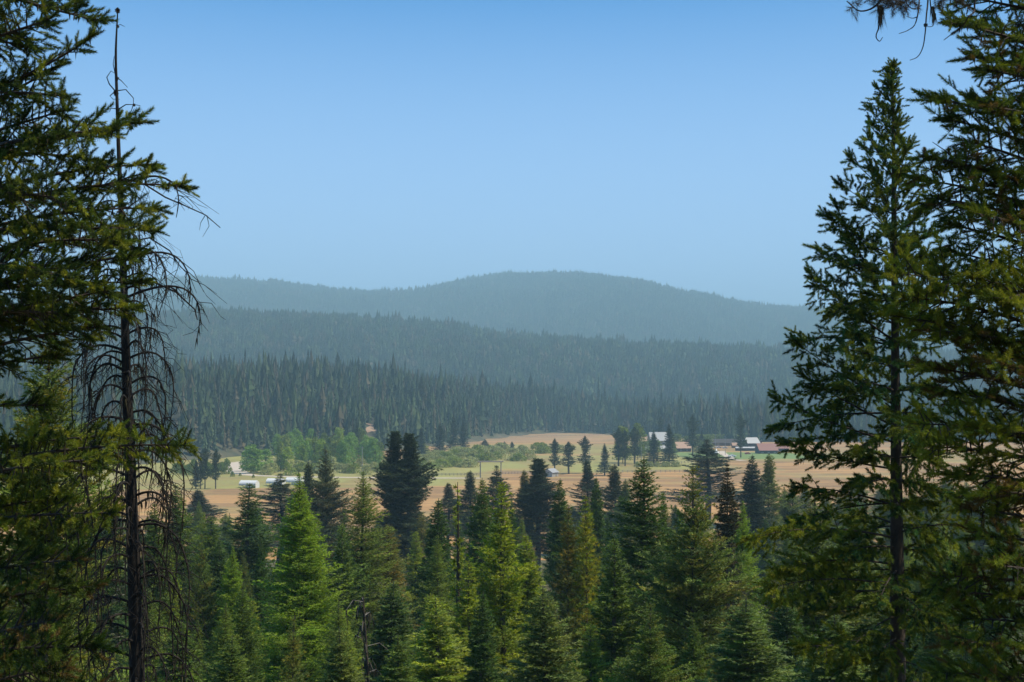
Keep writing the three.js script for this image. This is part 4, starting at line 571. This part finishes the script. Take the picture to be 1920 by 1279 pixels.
// ---------------------------------------------------------------- trees and bushes of the valley floor
const flat = (u, vBase, vTop, w, arch, m, kind, label, group, cat = 'tree') => { const b = onFloor(u, vBase), d = -b.z, h = (vBase - vTop) / F * d; return tree(kind, arch, m, b, h, w / F * d, label, cat, group, u * 1.3); };
for (const a of [
  [1040, 888, 822, 22, 'meadowPine', 'left stem of the pine group right of the cabin roof'], [1066, 889, 828, 30, 'meadowPine', 'broad pine of the group right of the cabin roof'], [1097, 888, 817, 24, 'meadowPine', 'tall pine at the right end of the group beyond the cabin'],
  [1134, 892, 832, 22, 'meadowFir', 'dark single fir on the straw field left of the ranch grove'], [1160, 874, 802, 26, 'meadowPine', 'dark pine at the left in the ranch grove under the pale round crown'], [1172, 874, 806, 24, 'meadowPine', 'dark pine in the middle of the ranch grove under the pale round crown'], [1190, 870, 800, 26, 'meadowPine', 'dark pine at the right side of the ranch grove'],
  [1226, 873, 808, 26, 'meadowFir', 'dark fir in front of the left end of the white roof'], [1255, 874, 795, 26, 'meadowFir', 'dark shaggy fir in front of the right end of the white roof'], [1299, 856, 777, 24, 'meadowPine', 'tall pine with clear stem standing on the lawn before the tan roof'], [1389, 858, 776, 20, 'meadowPine', 'tall slim pine with clear stem standing before the red roofed lodge'],
  [909, 849, 824, 24, 'meadowFir', 'largest of the three little cone trees on the far pasture'], [946, 847, 828, 15, 'meadowFir', 'middle one of the three little cone trees on the far pasture'], [960, 847, 828, 13, 'meadowFir', 'right one of the three little cone trees on the far pasture'],
  [367, 917, 862, 18, 'meadowFir', 'dark bushy fir at the left edge of the green strip'], [384, 917, 838, 18, 'meadowPine', 'thin stemmed pine in the middle of the trio left of the road'], [404, 917, 842, 20, 'meadowPine', 'thin stemmed pine nearest the road bend'], [376, 917, 850, 14, 'meadowPine', 'crooked slim pine between the fir and the trio left of the road'],
  [850, 850, 778, 22, 'meadowFir', 'dark fir at the corner of the wood where the far pasture begins'], [868, 848, 790, 20, 'meadowFir', 'outermost dark fir of the wood where the far pasture begins'], [590, 870, 806, 18, 'meadowFir', 'dark conifer standing among the bright aspens'], [668, 862, 790, 16, 'meadowFir', 'dark conifer at the top right of the aspens by the road bend on the hill'], [1316, 843, 812, 18, 'meadowFir', 'dark fir left of the long barn'],
  [790, 862, 800, 24, 'meadowFir', 'dark fir in the wood edge behind the rounded pair of pines'], [825, 856, 792, 24, 'meadowFir', 'dark fir in the wood edge right of the rounded pair of pines'],
]) flat(a[0], a[1], a[2], a[3] * 1.35, a[4], 'blue', a[4] === 'meadowPine' ? 'pine_tree' : 'fir_tree', a[5]);
flat(1168, 868, 800, 32, 'aspenB', 'pale', 'cottonwood_tree', 'pale round crown rising behind the dark pines of the ranch grove');
flat(1196, 862, 796, 30, 'aspen', 'mid', 'cottonwood_tree', 'large green leafy crown right of the pale round crown at the ranch');
for (const [u, v] of [[1222, 850], [1270, 838], [1230, 850], [1310, 850], [1208, 852], [1258, 852], [1290, 842], [1326, 842], [1200, 858]]) flat(u, v, v - 24, 26, 'aspenB', 'mid', 'cottonwood_tree', 'green leafy tree beside the ranch houses', 'leafy trees round the ranch houses');
{ const r = rng(88);
  for (const [u, v, t, w] of [[470, 888, 835, 32], [482, 888, 842, 26], [498, 886, 843, 26], [462, 884, 846, 22]]) flat(u, v, t, w * 1.1, 'aspenB', 'aspen', 'aspen_tree', 'bright aspen of the clump beside the road bend', 'aspens at the road bend');
  for (let i = 0; i < 30; i++) { const u = 520 + (i * 0.618 % 1) * 195, back = r(), v = lerp(884, 856, back), top = lerp(828, 802, back) + (r() - 0.5) * 14 + Math.abs(u - 600) * 0.08; flat(u, v, top, lerp(18, 28, r()), r() < 0.5 ? 'aspen' : 'aspenB', ['aspen', 'aspen', 'pale', 'larch', 'mid'][Math.floor(r() * 5)], 'aspen_tree', 'aspen of the grove below the wooded hill', 'aspens in the big grove'); }
  const bushes = []; for (let i = 0; i < 84; i++) bushes.push([770 + (i * 0.618 % 1) * 290, lerp(848, 882, Math.pow(r(), 0.9)), 11 + 8 * r(), 24 + 22 * r()]);
  for (let i = 0; i < 22; i++) bushes.push([500 + (i * 0.618 % 1) * 250, lerp(874, 892, r()), 12 + 8 * r(), 24 + 18 * r()]);
  for (const [u, v, h, w] of bushes) if (!(v > 866 && u > 890) && !(u > 1010 && v > 862)) flat(u, v, v - h, w, r() < 0.5 ? 'willow' : 'willowB', r() < 0.3 ? 'pale' : 'willow', 'willow_shrub', 'rounded grey green willow in the thicket across the valley floor', 'willows of the thicket', 'shrub');
  for (let i = 0; i < 12; i++) { const u = 330 + (i * 0.618 % 1) * 100; flat(u, lerp(880, 893, r()), lerp(862, 874, r()), 22, 'willow', 'mid', 'willow_shrub', 'dull green shrub at the wood edge left of the road', 'shrubs left of the road', 'shrub'); }
  for (const [u, v, w, words] of [[436, 894, 9, 'larger round bush on the green strip under the road bend'], [450, 893, 6, 'smaller round bush on the green strip under the road bend'], [475, 896, 6, 'tiny bush beside the road above the white shed']]) flat(u, v, v - w, w, 'willow', 'mid', 'round_bush', words, undefined, 'bush');
  for (let i = 0; i < 14; i++) { const u = 1310 + (i * 0.618 % 1) * 85; flat(u, 826, 815, 16, 'willow', 'pale', 'willow_shrub', 'pale leafy shrub behind the long dark barn', 'shrubs behind the long barn', 'shrub'); }
  for (let i = 0; i < 9; i++) { const u = 1195 + (i * 0.618 % 1) * 80; flat(u, 876, 866, 13, 'willow', 'willow', 'willow_shrub', 'grey shrub along the zigzag fence at the ranch', 'shrubs along the ranch fence', 'shrub'); }
}
// ---------------------------------------------------------------- sheds, gate, cabin, ranch
const white = mat(0.78, 0.78, 0.76, 0.6), whiteWall = mat(0.45, 0.45, 0.44, 0.8), metal = mat(0.3, 0.3, 0.31, 0.5), plank = mat(0.2, 0.17, 0.14, 0.9), greyPlank = mat(0.3, 0.29, 0.27, 0.9), redRoof = mat(0.27, 0.125, 0.10, 0.8), tanRoof = mat(0.4, 0.25, 0.17, 0.8), brownWall = mat(0.10, 0.065, 0.045, 0.9), darkWall = mat(0.055, 0.045, 0.042, 0.9), dark = mat(0.03, 0.035, 0.04, 0.4), paleRoof = mat(0.42, 0.41, 0.40, 0.8), logs = mat(0.28, 0.24, 0.2, 0.9);
function gable(name, label, category, u, v, w, dep, eave, ridge, turn, roofM, wallM, group, extra = {}) {   // sizes in metres; the ridge runs along local x
  const t = thing(name, label, category, onFloor(u, v), group, turn), wl = new Solid(), rf = new Solid(), o = extra.over ?? 0.5, h = dep / 2, s = (ridge - eave) / h;
  wl.box(0, eave / 2, 0, w, eave, dep);
  for (const x of [-1, 1]) { const a = V(x * w / 2, eave, h), b = V(x * w / 2, eave, -h), c = V(x * w / 2, ridge, 0); x > 0 ? wl.quad(a, b, c, c) : wl.quad(b, a, c, c); }
  for (const z of [-1, 1]) { const th = 0.18, e = (X, d, up) => V(X, ridge - s * d + up, z * d), x0 = -w / 2 - o, x1 = w / 2 + o, d1 = h + o; const p = [e(x0, d1, th), e(x1, d1, th), e(x1, 0, th), e(x0, 0, th)], q = [e(x0, d1, 0.01), e(x1, d1, 0.01), e(x1, 0, 0.01), e(x0, 0, 0.01)];
    z > 0 ? rf.quad(...p) : rf.quad(p[1], p[0], p[3], p[2]); rf.quad(p[0], q[0], q[1], p[1]).quad(p[1], q[1], q[2], p[2]).quad(p[3], q[3], q[0], p[0]).quad(q[3], q[2], q[1], q[0]); }
  put('wall', wl.geo(), wallM, t); put('roof', rf.geo(), roofM, t);
  for (const [x, y, ww, hh, kind] of extra.openings ?? []) { const f = put(kind ?? 'window', new Solid().box(x, y, h + 0.05, ww, hh, 0.12).geo(), kind ? plank : dark, t); if (!kind) put('frame', new Solid().box(x, y + hh / 2 + 0.1, h + 0.08, ww + 0.3, 0.15, 0.16).box(x, y - hh / 2 - 0.1, h + 0.08, ww + 0.3, 0.15, 0.16).geo(), white, f); }
  if (extra.chimney) put('chimney', new Solid().box(extra.chimney, ridge + 0.4, -0.6, 0.8, 2, 0.8).geo(), mat(0.2, 0.12, 0.1), t);
  return t;
}
function openShed(u, v, w, dep, label) {         // white barrel-edged shelter, open below on its long side
  const t = thing('white_shed', label, 'shed', onFloor(u, v), undefined, -0.22), c = new Solid(), eave = 2.2, ridge = 3.6, h = dep / 2, prof = [[h, eave - 0.9], [h, eave], [h * 0.72, ridge - 0.7], [0, ridge], [-h * 0.72, ridge - 0.7], [-h, eave], [-h, eave - 0.9]];
  for (let i = 0; i + 1 < prof.length; i++) { const [z0, y0] = prof[i], [z1, y1] = prof[i + 1]; c.quad(V(-w / 2, y0, z0), V(w / 2, y0, z0), V(w / 2, y1, z1), V(-w / 2, y1, z1)); }
  put('canopy', c.geo(), new THREE.MeshStandardMaterial({ color: lin(0.6, 0.6, 0.59), roughness: 0.8, side: THREE.DoubleSide }), t);
  const e = new Solid(); for (let i = 1; i + 2 < prof.length; i++) e.quad(V(w / 2, 0, prof[i][0]), V(w / 2, 0, prof[i + 1][0]), V(w / 2, prof[i + 1][1] - 0.02, prof[i + 1][0]), V(w / 2, prof[i][1] - 0.02, prof[i][0]));
  put('end_wall', e.geo(), new THREE.MeshStandardMaterial({ color: lin(0.55, 0.55, 0.54), roughness: 0.8, side: THREE.DoubleSide }), t);
  for (let i = 0; i < 5; i++) for (const z of [-h, h]) put('post', new Solid().tube([V(-w / 2 + 0.1 + i * (w - 0.2) / 4, -0.1, z * 0.98), V(-w / 2 + 0.1 + i * (w - 0.2) / 4, eave, z * 0.98)], [0.08, 0.08], 5).geo(), metal, t);
  put('side_panel', new Solid().box(w * 0.18, 0.8, h - 0.15, w * 0.6, 1.6, 0.1).geo(), whiteWall, t);
}
openShed(467, 915, 8.4, 4.6, 'white canvas shed wholly in view at the edge of the straw field');
openShed(517, 911, 8.4, 4.6, 'white canvas shed half covered by the lopsided grey pine');
openShed(553, 909, 8.4, 4.6, 'white canvas shed peeping out behind the tip of the big larch');
{ const b = onFloor(920, 896), d = -b.z, k = d / F, t = thing('ranch_gate', 'tall timber gateway of two posts and a long beam over the field track', 'gate', b), hgt = (896 - 866.5) * k; for (const s of [-1, 1]) put('post', new Solid().tube([V(s * 19.3 * k, -0.3, 0), V(s * 19.3 * k, hgt, 0)], [0.33, 0.28], 8).geo(), logs, t); put('beam', new Solid().tube([V(-24 * k, hgt + 0.2, 0), V(24 * k, hgt + 0.2, 0)], [0.36, 0.36], 8).geo(), logs, t); }
gable('log_cabin', 'little grey cabin with pale tin roof right of the large dark pine', 'cabin', 1033, 894, 7.2, 5.2, 2.6, 4.3, 1.05, metal, greyPlank, undefined, { openings: [[1.2, 1.1, 1.1, 2.0, 'door']] });
function fence(u0, v0, u1, v1, n, label, buck) {
  const a = onFloor(u0, v0), b = onFloor(u1, v1), t = thing('pole_fence', label, 'fence', a), q = (k, y, off = 0) => V().lerpVectors(a, b, k).sub(a).add(V(0, y, off));
  for (let i = 0; i <= n; i++) { const k = i / n; buck ? put('buck', new Solid().tube([q(k, 0, 0.9).add(V(-0.3, 0, 0)), q(k, 1.5, -0.2).add(V(0.25, 0, 0))], [0.11, 0.1], 5).tube([q(k, 0, -0.9).add(V(0.3, 0, 0)), q(k, 1.5, 0.2).add(V(-0.25, 0, 0))], [0.11, 0.1], 5).geo(), logs, t) : put('post', new Solid().tube([q(k, -0.2), q(k, 1.5)], [0.12, 0.11], 5).geo(), logs, t); if (i < n) for (const y of buck ? [0.55, 1.25] : [0.5, 0.9, 1.3]) put('rail', new Solid().tube([q(k, y), q((i + 1) / n, y + 0.05)], [0.08, 0.08], 4).geo(), logs, t); }
}
fence(1150, 886.5, 1292, 886, 16, 'pole fence on crossed bucks crossing the straw field under the ranch', true);
fence(1335, 887, 1405, 887, 8, 'right hand run of crossed buck fence behind the thin blackish spire', true);
fence(1205, 874, 1345, 865, 22, 'zigzag rail fence along the near side of the ranch lawn', true);
fence(800, 892.5, 900, 892, 14, 'post fence running left from the timber gateway', false);
fence(942, 890, 1022, 887, 14, 'post fence running right from the timber gateway to the cabin', false);
fence(890, 823, 1130, 816, 26, 'thin distant fence along the far pasture under the wood', false);
gable('ranch_house', 'biggest ranch house with tall white roof half hidden by two dark firs', 'house', 1235, 838, 17, 12, 6, 13, 0.15, paleRoof, logs, undefined, { openings: [[-4, 3, 2, 1.6], [3, 3, 2, 1.6]] });
gable('small_house', 'low house with white roof left of the two dark firs', 'house', 1213, 848, 9, 7, 2.4, 5.5, -0.1, paleRoof, tanRoof, undefined, { openings: [[1, 1.4, 1.2, 1.2]] });
gable('small_house', 'low white roofed cottage between the two dark firs at the ranch', 'house', 1247, 847, 8, 6, 2.4, 4.8, 0.1, paleRoof, brownWall, undefined, { openings: [[-1, 1.4, 1.2, 1.2]] });
gable('ranch_house', 'house with broad tan roof right of the shaggy dark fir', 'house', 1279, 847, 12, 10, 3.2, 7.8, 0.2, tanRoof, darkWall, undefined, { openings: [[-2.5, 1.7, 1.5, 1.3], [2.5, 1.7, 1.5, 1.3]] });
gable('long_barn', 'long low dark barn with dark roof at the back of the ranch', 'barn', 1361, 836, 29, 9, 2.8, 6.2, 0.03, darkWall, brownWall, undefined, { openings: [[-8, 1.3, 2.4, 2.4, 'door'], [4, 1.3, 2.4, 2.4, 'door']] });
gable('small_house', 'tiny shed with pink roof left of the white roofed barn', 'shed', 1378, 840, 5, 4, 2.4, 4.4, 0.1, tanRoof, brownWall);
gable('ranch_house', 'barn with steep white roof behind the red roofed lodge', 'barn', 1408, 840, 12, 10, 4.5, 9, 0.35, paleRoof, darkWall);
gable('low_stable', 'low open stable with flat white roof left of the red roofed lodge', 'stable', 1399, 845.5, 17, 5, 2.4, 3.2, 0.03, paleRoof, darkWall);
gable('lodge', 'dark timber lodge with wide dusty red roof at the right of the ranch', 'lodge', 1437, 850.5, 14.5, 11, 3, 7.8, 0.14, redRoof, darkWall, undefined, { over: 0.7, openings: [[-5, 1.7, 1.6, 1.3], [0, 1.7, 1.6, 1.3], [5, 1.7, 1.6, 1.3]], chimney: -4 });
gable('small_house', 'reddish roofed wing showing right of the dusty red lodge roof', 'house', 1466, 847, 9, 8, 3, 6.5, 0.1, redRoof, darkWall);
function vehicle(u, v, turn, label, body, pickup, category) {
  const t = thing(pickup ? 'pickup_truck' : 'parked_car', label, category, onFloor(u, v), undefined, turn), b = new THREE.Shape(), P = pickup ? [[-2.7, 0.5], [2.7, 0.5], [2.7, 1.05], [1.5, 1.15], [0.9, 1.85], [-0.7, 1.85], [-0.8, 1.15], [-2.7, 1.15]] : [[-2.2, 0.4], [2.2, 0.4], [2.2, 0.85], [1.2, 1.0], [0.6, 1.5], [-1.2, 1.5], [-1.9, 1.0], [-2.2, 0.95]];
  P.forEach(([x, y], i) => i ? b.lineTo(x, y) : b.moveTo(x, y)); const g = new THREE.ExtrudeGeometry(b, { depth: 1.7, bevelEnabled: true, bevelSize: 0.08, bevelThickness: 0.08, bevelSegments: 2 }); g.translate(0, 0, -0.85); put('body', g, body, t);
  const y = pickup ? 1.5 : 1.25; put('side_window', new Solid().box(0, y, 0, pickup ? 1.2 : 1.5, 0.42, 1.9).geo(), dark, t);
  for (const x of pickup ? [-1.7, 1.7] : [-1.35, 1.35]) for (const z of [-0.82, 0.82]) { const w = new THREE.CylinderGeometry(0.38, 0.38, 0.24, 14); w.rotateX(PI / 2); w.translate(x, 0.38, z); put('wheel', w, dark, t); }
}
vehicle(1373, 857, 0.2, 'white pickup parked on the gravel at the edge of the lawn', mat(0.75, 0.76, 0.78, 0.35), true, 'truck');
vehicle(1348, 840.5, 0, 'silver car parked before the long barn, left of the utility pole row end', mat(0.55, 0.55, 0.56, 0.35), false, 'car');
vehicle(1359.5, 841, 0.1, 'pale car parked before the long barn beside the second utility pole', mat(0.62, 0.6, 0.56, 0.35), false, 'car');
vehicle(1337, 840, 0.1, 'white car parked at the left end of the long barn', mat(0.7, 0.7, 0.7, 0.35), false, 'car');
vehicle(1402, 852, 0.3, 'small dark red car in front of the low open stable', mat(0.3, 0.06, 0.05, 0.35), false, 'car');
{ const t = thing('canvas_tent', 'white pointed tent beside the drive left of the pickup', 'tent', onFloor(1343, 850)); const g = new THREE.ConeGeometry(2.4, 3.6, 10, 1); g.translate(0, 1.8, 0); put('canvas', g, white, t); put('door', new Solid().box(0.3, 0.9, 1.75, 0.9, 1.7, 0.1).geo(), metal, t); put('pole', new Solid().tube([V(0, 3.3, 0), V(0.05, 4.3, 0)], [0.06, 0.04], 5).geo(), logs, t); }
for (const [u, v, top, words] of [[679, 886, 838, 'utility pole behind the tip of the soft pale larch'], [1342, 850, 814, 'utility pole rising over the white tent'], [1360, 853, 818, 'utility pole left of the pickup'], [1203, 868, 838, 'utility pole left of the ranch grove houses'], [1106, 880, 836, 'dead grey pole standing right of the pine group beyond the cabin']]) { const b = onFloor(u, v), k = -b.z / F, t = thing('utility_pole', words, 'pole', b), h = (v - top) * k; put('pole', new Solid().tube([V(0, -0.3, 0), V(0, h, 0)], [0.2, 0.15], 7).geo(), greyPlank, t); put('crossarm', new Solid().box(0, h - 0.6, 0, 2.2, 0.15, 0.15).geo(), greyPlank, t); }
renderer.render(scene, camera);
